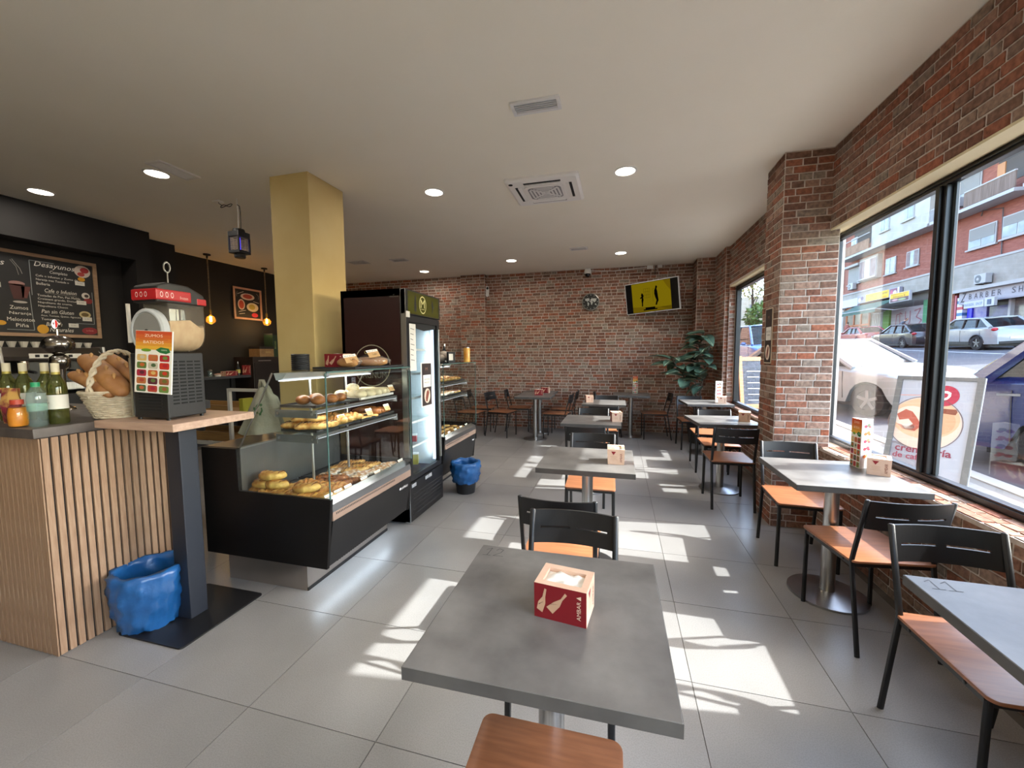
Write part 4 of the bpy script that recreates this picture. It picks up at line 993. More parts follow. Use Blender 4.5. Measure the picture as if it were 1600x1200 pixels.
# framed food picture on the black wall
fp = thing('food_picture', 'pale framed picture of breakfast plates between the pendant lamps', 'picture', (-6.495, 5.855, 2.385))
PW, PH = .57, .56
MB().box(0,.012,-PW/2,PW/2,-PH/2,PH/2).build('board', mat('board_black', '#141416'), fp)
for a in (((-PW/2,PW/2),(PH/2-.032,PH/2)),((-PW/2,PW/2),(-PH/2,-PH/2+.032)),((-PW/2,-PW/2+.032),(-PH/2+.032,PH/2-.032)),((PW/2-.032,PW/2),(-PH/2+.032,PH/2-.032))): MB().box(0,.025,*a[0],*a[1]).build('frame_bar', mat('pink_oak_frame', '#b08873', '#c09883', scale=9, rough=.5), fp)
d = Decal((.0125, -PW/2+.032, -PH/2+.032), Ym, Zm, PW-.064, PH-.064, .0008)
d.ell(.5,.76,.28,.12,'#c9b7ae').ell(.24,.46,.14,.19,'#c9b2a4').ell(.68,.40,.24,.16,'#c9bfa8').ell(.76,.12,.13,.08,'#b53040').up().ell(.5,.77,.19,.08,'#9c4038').ell(.24,.46,.10,.15,'#a8422e').ell(.66,.41,.13,.10,'#a89a4a').line([(.1,.82),(.35,.93)], .008, '#c9c4bc').line([(.12,.2),(.4,.27)], .008, '#c9c4bc').line([(.14,.12),(.36,.16)], .008, '#c9c4bc').line([(.72,.62),(.95,.58)], .008, '#c9c4bc').line([(.1,.9),(.06,.8),(.08,.72)], .006, '#8f8b86').line([(.86,.92),(.95,.84),(.94,.72)], .006, '#8f8b86')
d.build('picture_print', fp)
# ledge with small things, cabinet with boxes
lg = thing('wall_ledge', 'dark bar ledge fixed along the black wall below the pendants', 'shelf', (-6.5, 4.45, 0))
MB().box(0,.36,0,1.16,1.085,1.125).build('board', mat('ledge_grey', '#35353a', rough=.5), lg, bevel=.003)
for y in (.15,1.0): MB().box(0,.03,y-.02,y+.02,.0,1.085).build('support', M_black, lg)
b = dup(_box, (-6.22, 5.20, 1.1255), PI/2, 'red napkin box lying low on the ledge by the black wall', 'napkin boxes'); b.scale = (1.5,1,.8)
b = dup(_box, (-6.22, 5.54, 1.1255), .5, 'napkin box standing at the right end of the black ledge', 'napkin boxes'); b.scale = (.9,1,1.7)
ob = thing('oil_bottle', 'slim dark oil bottle with pale label on the black ledge', 'bottle', (-6.2, 5.345, 1.1255))
lathe_obj(ob, 'glass', [(.001,0),(.03,0),(.03,.12),(.014,.16),(.012,.2),(.001,.2)], mat('dark_bottle', '#22262a', rough=.15)); lathe_obj(ob, 'spout', [(.007,.2),(.005,.235),(.001,.235)], M_steel); lathe_obj(ob, 'paper_label', [(.0304,.04),(.0304,.1)], mat('yellow_label', '#a8a24a', rough=.6), cap=False)
sb = thing('sugar_dispenser', 'small glass sugar pot at the left end of the black ledge', 'sugar pot', (-6.2, 4.86, 1.1255))
lathe_obj(sb, 'glass', [(.001,0),(.035,0),(.035,.08),(.03,.1)], M_pet); lathe_obj(sb, 'lid', [(.032,.095),(.02,.115),(.001,.12)], M_steel)
tr_ = thing('sachet_dish', 'low dish of pink sugar sachets on the black ledge', 'dish', (-6.2, 4.98, 1.1255))
lathe_obj(tr_, 'dish', [(.001,0),(.04,0),(.05,.03),(.046,.03),(.036,.005),(.001,.005)], M_cup)
for k in range(5): MB().obox((random.uniform(-.02,.02),random.uniform(-.02,.02),.03+.004*k), (.026,.004*k,0), (0,.016,.004), (0,0,.0015)).build('sachet', mat('sachet_paper', '#b58d84', rough=.7), tr_)
cb = thing('dark_cabinet', 'dark brown cabinet with steel rail against the black wall', 'cabinet', (-6.5, 5.82, 0))
MB().box(0,.42,-.29,.33,0,1.435).build('body', mat('wenge', '#1e1513', '#271b18', scale=8, rough=.5), cb, bevel=.004)
MB().box(.42,.432,-.27,.31,.03,1.33).build('door', mat('wenge_door', '#1a1210', rough=.45), cb); MB().box(.432,.44,-.2,.06,1.36,1.375).build('rail', M_steel, cb)
cx = thing('cardboard_box', 'small brown cardboard box on top of the dark cabinet', 'box', (-6.25, 5.87, 1.4352))
MB().box(-.12,.12,-.15,.15,0,.14).build('carton', mat('cardboard', '#8a6a45', '#987650', scale=20, rough=.8), cx, bevel=.003); MB().box(-.122,.122,-.152,.152,.14,.185).build('lid', mat('dark_lid', '#241d1a', rough=.7), cx)
d = Decal((.1205,-.14,.01), Ym, Zm, .28, .12, .0006); d.ring(.2,.6,.09,.22,.3,'#6d5233',12).rect(.4,.45,.8,.75,'#a2814f'); d.build('box_print', cx)
gx = thing('green_carton', 'tall dark green carton beside the cardboard box on the cabinet', 'box', (-6.25, 6.08, 1.4352))
MB().box(-.1,.1,-.05,.05,0,.40).build('carton', mat('bottle_green_card', '#1c3322', rough=.6), gx); MB().box(-.1,.1,-.05,.05,.40,.425).build('lid', M_dark, gx)
d = Decal((.1005,-.045,.02), Ym, Zm, .09, .36, .0006); d.text('BIOLAND', .3,.35,.4,.4,'#8d9a5c',rot=90); d.build('box_print', gx)
# rack of wooden bread trays behind the pastry cabinet
rk = thing('tray_rack', 'white metal rack holding wooden bread trays behind the pastry cabinet', 'rack', (-3.10, 2.75, 0))
M_wf = mat('white_rack', '#b9b4aa', rough=.5)
for x in (-.62,0):
    for y in (-.17,.13): MB().box(x-.012,x+.012,y-.012,y+.012,0,1.19 if x == 0 else 1.02).build('post', M_wf, rk)
MB().box(-.0,.42,-.182,-.158,1.167,1.19).build('top_bar', M_wf, rk); MB().box(.40,.42,-.182,-.158,0,1.167).build('post', M_wf, rk)
for zz in (.74,.97):
    MB().box(-.62,0,-.182,-.166,zz-.03,zz).box(-.62,0,.126,.142,zz-.03,zz).build('runner', M_wf, rk)
    MB().box(-.64,-.02,-.16,.12,zz+.001,zz+.02).box(-.64,-.02,-.16,-.145,zz+.02,zz+.075).box(-.64,-.02,.105,.12,zz+.02,zz+.075).build('wooden_tray', wood_mat('tray_wood', '#7a5a35', '#94703f', axis='x', scale=6, rough=.6), rk)
tag(MB().box(-.04,.0,-.05,.05,0,.11).build('yellow_carton', mat('yellow_card', '#8f8a22', rough=.6), loc=(-3.0, 2.66, .992), bevel=.003), 'yellow carton standing behind the tote bag', 'box')
# tote bag hanging at the back of the case
tb = thing('tote_bag', 'grey cloth bag with green recycling emblem hanging behind the pastry cabinet', 'bag', (-2.33, 2.17, .93))
mb = MB(); g = []; NI, NJ = 14, 16
for j in range(NJ+1):
    v = j/NJ; w = .17*(1-v)**.8+.025
    for i in range(NI+1):
        u = -1+2*i/NI; x = w*u+.02*v; y = -.02*(1-v)-.012*math.cos(u*5+v*3)*(1-.5*v)-.03*(1-u*u)*(1-v)
        zz = .335*v+.03*(abs(u)*(1-v)*math.sin(u*3))
        if u > .6 and .5 < v < .8: x += .035*(u-.6)*2
        g.append((x, y, zz))
nn = len(g); g += [(x, y+.012+.03*(1-zz/.34), zz) for x, y, zz in g]
idx = lambda i, j: j*(NI+1)+i
fs = [(idx(i,j),idx(i+1,j),idx(i+1,j+1),idx(i,j+1)) for i in range(NI) for j in range(NJ)]
fs += [tuple(nn+q for q in f[::-1]) for f in fs]
mb.add(g, fs); mb.build('cloth', mat('grey_canvas', '#858372', '#979584', scale=10, rough=.9, bump=.2, bscale=60), tb, smooth='all')
MB().tube([(.0,-.01,.32),(.01,-.012,.36),(.03,-.01,.36),(.045,-.01,.32)], .012, n=6).build('knotted_handle', MATS['grey_canvas'], tb, smooth='all')
d = Decal((-.02,-.052,.13), Vector((1,.0,0)), Vector((0,.10,1)), .085, .085, .003); gk = '#2f5a34'
for k in range(3):
    a = math.radians(90+120*k); c, s_ = math.cos(a), math.sin(a)
    R2 = lambda px, py: (.5+c*px-s_*py, .5+s_*px+c*py)
    d.poly([R2(.42,-.22),R2(.42,.12),R2(.20,.30),R2(.12,.18),R2(.26,.06),R2(.26,-.22)], gk).poly([R2(.50,-.2),R2(.18,-.2),R2(.34,-.38)], gk)
d.build('recycling_emblem', tb)
# dustbins with blue liners
M_liner = mat('blue_liner', '#174c82', '#215a94', scale=9, rough=.3, bump=.5, bscale=14, spec=.6)
M_bin = mat('black_bin', '#1a1a1d', rough=.5)
def bin_(x, y, h, r0, r1, liner_from, lb, tilt=0, seed=1, big=False):
    t = thing('waste_bin', lb, 'bin', (x, y, 0)); t.rotation_euler = (0, tilt, 0)
    MB().lathe([(.001,.002),(r0*.97,0.001),(r1*.98,h-.012),(r1*.965,h-.012),(r0*.95,.012),(.001,.012)], n=28).build('bucket', M_bin, t, smooth=True)
    rn = random.Random(seed); n = 60; rings_ = []
    for k in range(13):
        v = k/12; zz = liner_from*h+(1.02-liner_from)*h*v; rb = r0+(r1-r0)*zz/h
        ring = []
        for j in range(n):
            a = 2*PI*j/n; w = .006*math.sin(9*a+k*.5+seed)+.007*math.sin(5*a-1.1*k)+.005*math.sin(17*a+1.3*k)
            bulge = .012*math.sin(PI*v)+(.004 if v < 1 else 0)
            ring.append(((rb+.004+abs(w)*1.2+bulge)*math.cos(a), (rb+.004+abs(w)*1.2+bulge)*math.sin(a), zz+(.006*math.sin(7*a+seed) if k in (0,12) else 0)))
        rings_.append(ring)
    for k in range(8):
        v = k/7; zz = 1.02*h-.62*h*v; rb = (r0+(r1-r0)*zz/h)*.89
        rings_.append([((rb+.006*math.sin(8*2*PI*j/n+k))*math.cos(2*PI*j/n), (rb+.006*math.sin(8*2*PI*j/n+k))*math.sin(2*PI*j/n), zz) for j in range(n)])
    rings_.append([(.3*r0*math.cos(2*PI*j/n), .3*r0*math.sin(2*PI*j/n), .36*h) for j in range(n)])
    MB().rings(rings_, False).build('liner', M_liner, t, smooth='all')
bin_(-2.475, 1.53, .31, .115, .150, .03, 'waste bin in a blue liner leaning by the slatted counter', 0, 1)
bin_(-1.545, 3.89, .325, .098, .138, .36, 'waste bin with a blue liner beside the drinks fridge', 0, 4)
# ================================================================ pastry cabinets, fridge and their contents
M_cabblk = mat('cabinet_black', '#0d0b0b', '#110f0f', scale=5, rough=.45, spec=.3)
M_panel = mat('cabinet_front', '#151517', rough=.4)
M_taupe = mat('taupe_trim', '#8d7668', rough=.45)
M_alu = mat('aluminium', '#b9bcbe', rough=.3, metal=1)
M_cglass = pane_mat('case_glass', (.96,.985,.975), .05)
M_gedge = mat('glass_edge', '#4d6a66', rough=.2)
M_inner = mat('case_steel', '#8d8f90', '#9b9d9e', scale=3, rough=.3, metal=.9)
M_led = glow('led_strip', '#f4f8ff', 1.6)
def pastry_case(x_front, y0, y1, lb, x_back_off=.965, cool=False):
    """origin on floor, front (customer) side at local x=0, body to -x, running along +y"""
    t = thing('pastry_cabinet', lb, 'display cabinet', (x_front, y0, 0)); L = y1-y0
    XB = -x_back_off
    MB().box(XB+.12, -.23, .045, L-.04, 0, .185).build('plinth', mat('plinth_steel', '#a59d96', '#b0a8a1', scale=3, rough=.28, metal=.85), t)
    MB().box(-.235, -.225, .045, L-.04, 0, .02).build('plinth_seal', M_black, t)
    prof = [(-.045,.183),(0,.612),(-.675,.612),(-.680,.878),(XB,.878),(XB,.183)]
    for a, b in ((0,.022),(L-.022,L)): MB().prism(prof[::-1], a, b, axis='y').build('side_panel', M_cabblk, t, bevel=.002, seg=1)
    # front panel, trim and rail
    f = MB().add([(-.052,.022,.19),(-.052,L-.022,.19),(-.008,L-.022,.475),(-.008,.022,.475),(-.10,.022,.19),(-.10,L-.022,.19),(-.06,L-.022,.475),(-.06,.022,.475)], [(0,1,2,3),(4,7,6,5),(0,4,5,1),(3,2,6,7),(0,3,7,4),(1,5,6,2)]).build('front_panel', M_panel, t)
    MB().box(-.06,-.006,.022,L-.022,.477,.53).build('vent_trim', M_taupe, t)
    for k in range(int((L-.3)/.014)): 
        y = .05+.014*k
        MB().box(-.0065,-.0055,y,y+.007,.508,.520).build('vent_slot', M_dark, t) if k % 1 == 0 and k < 52 else None
    MB().prism([(-.07,.53),(-.004,.53),(-.010,.575),(-.07,.60)], .022, L-.022, axis='y').build('front_rail', M_alu, t)
    for k in range(int((L-.2)/.022)):
        y = .1+.022*k; MB().box(-.0535,-.0515,y,y+.010,.188,.202).build('vent_notch', M_dark, t) if k < 40 else None
    # tub
    MB().box(XB+.02,-.06,.022,L-.022,.20,.55).build('deck', mat('deck_grey', '#6d6f71', '#7a7c7e', scale=4, rough=.4), t)
    MB().box(-.69,-.675,.022,L-.022,.55,.872).build('back_splash', M_inner, t)
    MB().box(XB+.01,-.68,.022,L-.022,.865,.88).build('work_surface', mat('dark_worktop', '#3a3532', rough=.35), t)
    MB().box(-.70,-.672,.022,L-.022,.872,.884).build('steel_lip', M_alu, t)
    # glass
    MB().box(-.012,-.005,.006,L-.006,.60,1.355).build('front_glass', M_cglass, t)
    MB().box(-.400,.004,.004,L-.004,1.356,1.364).build('top_glass', M_cglass, t)
    for y in (.004,L-.010): MB().prism([(-.016,.612),(-.016,1.355),(-.39,1.355),(-.676,.886),(-.672,.615)][::-1], y, y+.006, axis='y').build('end_glass', M_cglass, t)
    for y in (.003, L-.009): MB().box(-.010,-.004,y,y+.006,.60,1.355).build('glass_edge', M_gedge, t)
    MB().box(-.002,.0045,.004,L-.004,1.3555,1.3645).build('glass_edge', M_gedge, t)
    for y in (.02, L-.02): 
        MB().lathe([(.012,-.012),(.014,0),(.012,.012)], c=(-.012,y,1.345), n=12, ax='x').build('glass_clamp', M_alu, t)
        MB().tube([(-.67,y,.886),(-.395,y,1.352)], .005, n=6).build('rear_stay', M_alu, t)
    MB().prism([(-.395,1.352),(-.30,1.352),(-.33,1.318),(-.36,1.308),(-.38,1.31)][::-1], .03, L-.03, axis='y').build('lamp_hood', mat('hood_grey', '#aeb2b4', rough=.35), t)
    MB().box(-.372,-.335,.04,L-.04,1.302,1.308).build('lamp_strip', M_led, t)
    # shelves on posts
    for zs, d0 in ((1.135,-.40),(.985,-.40)):
        MB().box(d0,-.115,.03,L-.03,zs,zs+.008).build('glass_shelf', M_cglass, t)
        MB().box(d0-.005,-.105,.035,.043,zs-.05,zs-.004).build('shelf_bracket', mat('bracket_grey', '#7d7f80', rough=.35, metal=.6), t)
        MB().box(d0-.005,-.105,L-.043,L-.035,zs-.05,zs-.004).build('shelf_bracket', MATS['bracket_grey'], t)
        for x in (d0+.02, -.135): MB().lathe([(.008,.030),(.008,.0355)][::-1], c=(x,0,zs-.026), n=10, ax='y').build('bracket_screw', M_alu, t)
        MB().box(-.128,-.108,.03,L-.03,zs-.022,zs-.002).build('led_rail', M_alu, t)
        MB().box(-.126,-.110,.04,L-.04,zs-.0245,zs-.022).build('led_strip', M_led, t)
    for y in (.32*L,.7*L): MB().tube([(-.385,y,.55),(-.385,y,1.31)], .009, n=8).build('shelf_post', M_alu, t)
    l = bpy.data.lights.new('case_light', 'AREA'); l.shape = 'RECTANGLE'; l.size = .05; l.size_y = L-.1; l.energy = 2.2; l.color = (1,.95,.88)
    for zz, xx in ((1.30,-.353),(1.108,-.118),(.958,-.118)):
        o = bpy.data.objects.new('case_light', l if zz > 1.2 else l2) if zz > 1.2 or 'l2' in dir() else None
        if o is None:
            l2 = bpy.data.lights.new('shelf_light', 'AREA'); l2.shape = 'RECTANGLE'; l2.size = .015; l2.size_y = L-.1; l2.energy = .8; l2.color = (1,.95,.88); o = bpy.data.objects.new('shelf_light', l2)
        COL.objects.link(o); o.parent = t; o.location = (xx, L/2, zz)
    return t, L
caseA, LA = pastry_case(-1.612, 1.93, 2.895, 'near pastry display cabinet with curved black base and glass top')
caseB, LB = pastry_case(-1.70, 3.72, 4.68, 'far pastry display cabinet beyond the drinks fridge')
d = Decal((-.0085, LA-.20, .405), Ym, Vector((.15,0,1)), .13, .03, .001); d.ell(.08,.5,.08,.34,'#e9e9e9').text('infrico', .2,.1,.75,.8,'#e9e9e9',.3); d.build('maker_badge', caseA)
d = Decal((-.0085, LB-.16, .40), Ym, Vector((.15,0,1)), .10, .03, .001); d.text('infrico', .1,.1,.8,.8,'#e9e9e9',.3); d.build('maker_badge', caseB)
# light strip glowing under the near cabinet
MB().box(-.222,-.214,.06,LA-.06,.172,.183).build('plinth_led', glow('cool_led','#cfe6ff',3), caseA)
ll = bpy.data.lights.new('plinth_light','AREA'); ll.shape='RECTANGLE'; ll.size=.03; ll.size_y=LA-.1; ll.energy=1.2; ll.color=(.72,.87,1)
o = bpy.data.objects.new('plinth_light', ll); COL.objects.link(o); o.parent = caseA; o.location = (-.195, LA/2, .175); o.rotation_euler = (0, math.radians(-28), 0)

# ---------------------------------------------------------------- pastries
M_gold = mat('golden_pastry', '#a8692c', '#d9b068', scale=26, rough=.45, detail=5, bump=.4, bscale=40, lo=.38, hi=.62)
M_brown = mat('brown_pastry', '#6b3a1b', '#a5662f', scale=22, rough=.4, detail=5, bump=.35, bscale=40)
M_sugar = mat('sugared_pastry', '#a87a4c', '#e6dccb', scale=30, rough=.7, detail=5, bump=.3, bscale=50, lo=.42, hi=.6)
M_pale = mat('pale_roll', '#cdb68c', '#e3d3b0', scale=16, rough=.7, bump=.2, bscale=40)
M_choc = mat('chocolate_glaze', '#3d2115', '#5b3420', scale=16, rough=.3)
M_plain = mat('filled_puff', '#9c6222', '#dcb765', scale=13, rough=.45, bump=.4, bscale=36)
def wob(mb, amp, seed):
    r = random.Random(seed); ph = [r.uniform(0,6) for _ in range(6)]
    mb.v = [(x+amp*math.sin(60*y+ph[0])+amp*.6*math.sin(95*z+ph[1]), y+amp*math.sin(55*x+ph[2])+amp*.6*math.sin(80*z+ph[3]), max(0.0, z*(1+4*amp*math.sin(48*x+31*y+ph[4])))) for x, y, z in mb.v]
    return mb
def croissant_mesh(L=.15, r=.036, curve=.035):
    n = 21; pts = []; rr = []
    for i in range(n):
        s = -1+2*i/(n-1); pts.append((L/2*s, -curve*s*s, r*.9)); rr.append(r*(1-.72*abs(s)**1.7)*(1+.10*math.sin(i*1.55)))
    return MB().tube(pts, rr, n=12, flat=(1.12,.9))
def puff_mesh(L=.15, w=.07, h=.05):   # folded rectangular puff with ridges
    n = 15; rs = []
    for i in range(n):
        s = -1+2*i/(n-1); k = (1-abs(s)**6)**.5 if abs(s) < 1 else .35
        k = max(k, .45); rg = 1+.06*math.sin(i*2.4)
        rs.append([(L/2*s, w/2*k*rg*math.copysign(abs(math.cos(a))**.7, math.cos(a)), h*.5+h*.5*k*rg*math.copysign(abs(math.sin(a))**.8, math.sin(a))) for a in [2*PI*j/14 for j in range(14)]])
    return MB().rings(rs)
def bun_mesh(r=.05, h=.055): return MB().ball((0,0,h*.5), (r,r*.95,h*.55), 16, 8)
def roll_mesh(L=.12, r=.028): 
    n = 11; return MB().tube([(L/2*(-1+2*i/(n-1)),0,r) for i in range(n)], [r*max(.25,1-abs(-1+2*i/(n-1))**4)**.5 for i in range(n)], n=10)
def cookie_mesh(r=.045,h=.018): return MB().lathe([(.001,0),(r*.92,0),(r,h*.4),(r*.9,h*.85),(r*.4,h),(.001,h)], n=16)
def ring_mesh(R=.04, r=.018): return MB().tube([(R*math.cos(t),R*math.sin(t),r) for t in [2*PI*k/18 for k in range(18)]], r, n=8, closed=True)
def stripes(w, L, h, n=5):
    mb = MB()
    for k in range(n):
        x = L*(-.38+.76*k/(n-1)); mb.tube([(x-.006,-w*.44,h*.62),(x,-.2*w,h*1.01),(x+.004,.2*w,h*1.02),(x+.01,w*.44,h*.62)], .0028, n=4)
    return mb
PROTO = {}
def proto(kind, parts):
    PROTO[kind] = []
    for nm, mb, m in parts:
        me = mb.mesh(nm); me.materials.append(m); me.polygons.foreach_set('use_smooth', [True]*len(me.polygons)); PROTO[kind].append((nm, me))
proto('croissant', [('dough', croissant_mesh(), M_gold), ('glaze', croissant_mesh(.1,.0335,.016), M_brown)])
proto('ham_puff', [('dough', wob(puff_mesh(.155,.085,.056), .006, 1), M_plain), ('browned_top', wob(stripes(.085,.15,.055,4), .006, 1), M_brown)])
proto('chocolate_puff', [('dough', wob(puff_mesh(.14,.07,.047), .005, 4), M_brown), ('icing_lines', wob(stripes(.07,.13,.047,5), .005, 4), M_choc)])
proto('sugar_puff', [('dough', wob(puff_mesh(.135,.075,.042), .005, 2), M_sugar)])
proto('braid', [('dough', wob(puff_mesh(.2,.075,.042), .006, 3), M_gold), ('filling', wob(stripes(.07,.19,.042,7), .006, 3), M_choc)])
proto('bun', [('dough', bun_mesh(.045,.055), M_brown)])
proto('pale_bun', [('dough', bun_mesh(.048,.055), M_pale)])
proto('roll', [('dough', roll_mesh(), M_pale)])
proto('brown_roll', [('dough', roll_mesh(.13,.026), M_brown)])
proto('cookie', [('dough', cookie_mesh(), M_gold)])
proto('doughnut', [('dough', ring_mesh(), M_gold), ('icing', ring_mesh(.04,.0165), M_choc)])
for nm, me in PROTO['doughnut'][1:]:
    for v in me.vertices: v.co.z += .006
for nm, me in PROTO['croissant'][1:]:
    for v in me.vertices: v.co.z += .004; v.co.y += .002
CASE_SEEN = {}
def pastry(kind, case, x, y, z, rz, label, group, s=1.0, tx=0, ty=0):
    base = Vector(case.location)
    t = bpy.data.objects.new(kind, None); COL.objects.link(t); t.empty_display_size = .02
    t.location = base+Vector((x,y,z)); t.rotation_euler = (tx, ty, rz); t.scale = (s,s,s)
    for nm, me in PROTO[kind]:
        o = bpy.data.objects.new(nm, me); COL.objects.link(o); o.parent = t
    return tag(t, label, 'pastry', group)
def tray(case, x0, x1, y0, y1, z, lb, m=None):
    base = Vector(case.location); t = thing('baking_tray', lb, 'tray', tuple(base+Vector(((x0+x1)/2,(y0+y1)/2,z))))
    w, d = (x1-x0)/2, (y1-y0)/2
    MB().box(-w,w,-d,d,0,.004).build('tray_base', m or mat('dark_tray', '#2d2d2f', rough=.4), t)
    MB().box(-w,-w+.006,-d,d,.004,.014).box(w-.006,w,-d,d,.004,.014).box(-w+.006,w-.006,-d,-d+.006,.004,.014).box(-w+.006,w-.006,d-.006,d,.004,.014).build('tray_rim', m or MATS['dark_tray'], t)
M_kraft = mat('price_card_kraft', '#c9a06e', rough=.7)
def price_card(case, x, y, z, rz, txt, lb):
    t = thing('price_card', lb, 'price card', tuple(Vector(case.location)+Vector((x,y,z))), rz, 'kraft price cards')
    a = math.radians(62)
    MB().obox((0,-.012,.026), (.035,0,0), (0,.0008*math.sin(a),-.0008*math.cos(a)), (0,.026*math.cos(a),.026*math.sin(a))).build('card', M_kraft, t)
    MB().obox((0,.008,.004), (.02,0,0), (0,.012,0), (0,0,.004)).build('holder', M_dark, t)
    d = Decal((-.035,-.0252,.003), Xm, Vector((0,math.cos(a),math.sin(a))), .07, .052, .0012)
    d.rect(0,.70,1,1,'#efece4').up().text(txt, .08,.76,.8,.16,'#2a2522').text('1,60', .45,.2,.4,.25,'#5a4430'); d.build('card_print', t)
rq = random.Random(5)
DZ = .5505
# deck of the near cabinet
tray(caseA, -.655, -.35, .04, .46, DZ, 'dark tray of ham puffs at the near end of the cabinet deck')
tray(caseA, -.34, -.075, .04, .46, DZ, 'dark tray along the front glass at the near end')
tray(caseA, -.655, -.35, .48, .93, DZ, 'dark tray at the far back of the near cabinet deck')
tray(caseA, -.34, -.075, .48, .93, DZ, 'dark tray along the front glass at the far end')
zt = DZ+.0045
row1 = [(-.61,.10,0,.1),(-.53,.08,0,.9),(-.43,.085,0,.25),(-.60,.19,0,-.3),(-.50,.19,0,.5),(-.59,.12,.048,.3),(-.50,.11,.050,-.1),(-.55,.13,.098,.25),(-.32,.085,0,.1),(-.23,.08,0,.75),(-.14,.10,0,.5),(-.26,.10,.05,.2)]
desc1 = ['at the lower left corner of the near cabinet','leaning in the bottom layer by the end glass','third along the end glass','behind the corner stack, left','behind the corner stack, right','second layer of the corner stack, left','second layer of the corner stack, right','topmost of the stack in the near cabinet corner','beside the front glass, left of the pair','beside the front glass, middle','closest to the glass corner','lying on top of two others near the glass corner']
for (x, y, z, a), ds in zip(row1, desc1): pastry('ham_puff', caseA, x, y, zt+z, a, 'pale golden ham puff '+ds, 'ham puffs in the near cabinet', 1.0, rq.uniform(-.08,.08), rq.uniform(-.08,.08))
k = 0
ROWS = {1: [''], 2: ['back row, ', 'front row, '], 3: ['back row, ', 'middle row, ', 'front row, '], 4: ['back row, ', 'second row, ', 'third row, ', 'front row, ']}
def grid(kind, case, xs, ys, z, rz, lab, grp, jit=.012, s=1.0):
    for i, x in enumerate(xs):
        for j, y in enumerate(ys):
            pastry(kind, case, x+rq.uniform(-jit,jit), y+rq.uniform(-jit,jit), z+rq.uniform(0,.004), rz+rq.uniform(-.25,.25), '%s, %s%s from near end' % (lab, ROWS[len(xs)][i], ORD[j]), grp, s*rq.uniform(.92,1.06))
grid('croissant', caseA, [-.41,-.33,-.24,-.15], [.20,.27], zt, .6, 'golden croissant behind the ham puffs', 'croissants on the near cabinet deck')
grid('chocolate_puff', caseA, [-.43,-.31,-.19], [.36,.43], zt, .9, 'brown chocolate puff on the near deck', 'chocolate puffs on the near cabinet deck')
grid('sugar_puff', caseA, [-.44,-.32,-.20], [.53,.61], zt, .7, 'sugar dusted puff on the near deck', 'sugared puffs on the near cabinet deck')
grid('braid', caseA, [-.48,-.33], [.69,.76,.83], zt, .5, 'long braided pastry on the near deck', 'braided pastries on the near cabinet deck')
grid('sugar_puff', caseA, [-.16], [.70,.78,.86], zt, .4, 'sugar dusted puff by the far front glass', 'sugared puffs by the far front glass')
for j, (y, tx) in enumerate([(.05,'CON JAMON'),(.135,'NAPOLITANA'),(.23,'CHOCOLATE'),(.40,'CROISSANT'),(.56,'CREMA'),(.88,'TRENZA')]):
    price_card(caseA, -.085, y+.03, DZ+.016, PI/2, tx, ['first kraft price card at the near corner of the cabinet','second kraft price card behind the front glass','third kraft price card behind the front glass','fourth kraft price card behind the front glass','fifth kraft price card behind the front glass','last kraft price card at the far end of the glass'][j])
# shelves of the near cabinet
for zs, nm in ((.993,'lower'),(1.143,'upper')):
    tray(caseA, -.39, -.13, .06, .48, zs+.0005, 'dark tray at the near end of the %s glass shelf' % nm)
    tray(caseA, -.39, -.13, .50, .92, zs+.0005, ('pale tray' if nm == 'upper' else 'dark tray')+' at the far end of the %s glass shelf' % nm, mat('white_tray', '#c9c1b8', rough=.5) if nm == 'upper' else None)
z1 = .998+.0005; z2 = 1.148+.0005
grid('braid', caseA, [-.32,-.21], [.12,.20], z1, .2, 'brown glazed braid on the lower shelf', 'glazed braids on the lower shelf', .006)
pastry('braid', caseA, -.27, .16, z1+.042, .4, 'glazed braid resting on top of the others on the lower shelf', 'glazed braids on the lower shelf')
grid('croissant', caseA, [-.33,-.23,-.165], [.30,.37,.44], z1, .4, 'croissant on the lower glass shelf', 'croissants on the lower shelf', .006)
grid('cookie', caseA, [-.34,-.25,-.17], [.54,.61,.68], z1, .0, 'golden biscuit on the lower glass shelf', 'biscuits on the lower shelf', .006)
grid('brown_roll', caseA, [-.32,-.20], [.74,.80,.86], z1, .3, 'filled brown roll on the lower shelf', 'filled rolls on the lower shelf', .005)
grid('bun', caseA, [-.31,-.19], [.16,.27], z2, 0, 'round brown bun on the upper shelf', 'brown buns on the upper shelf', .006)
pastry('bun', caseA, -.20, .37, z2, 0, 'round brown bun standing last in the upper shelf group', 'brown buns on the upper shelf')
grid('pale_bun', caseA, [-.33,-.23,-.165], [.55,.65], z2, 0, 'pale floury bun on the upper shelf', 'pale buns on the upper shelf', .006)
pastry('pale_bun', caseA, -.27, .60, z2+.045, 0, 'pale floury bun stacked on the others on the upper shelf', 'pale buns on the upper shelf')
grid('roll', caseA, [-.30,-.19], [.74,.80,.86], z2, .25, 'small filled roll on the upper shelf', 'small rolls on the upper shelf', .005)
price_card(caseA, -.15, .30, z1+.02, PI/2, 'TRENZA', 'kraft price card in front of the lower shelf croissants')
price_card(caseA, -.15, .60, z1+.02, PI/2, 'SAN JACOBO', 'kraft price card before the lower shelf biscuits')
price_card(caseA, -.15, .83, z1+.025, PI/2, 'MINI', 'kraft price card at the far end of the lower shelf')
price_card(caseA, -.15, .90, z2+.02, PI/2, 'PAN', 'kraft price card at the far end of the upper shelf')
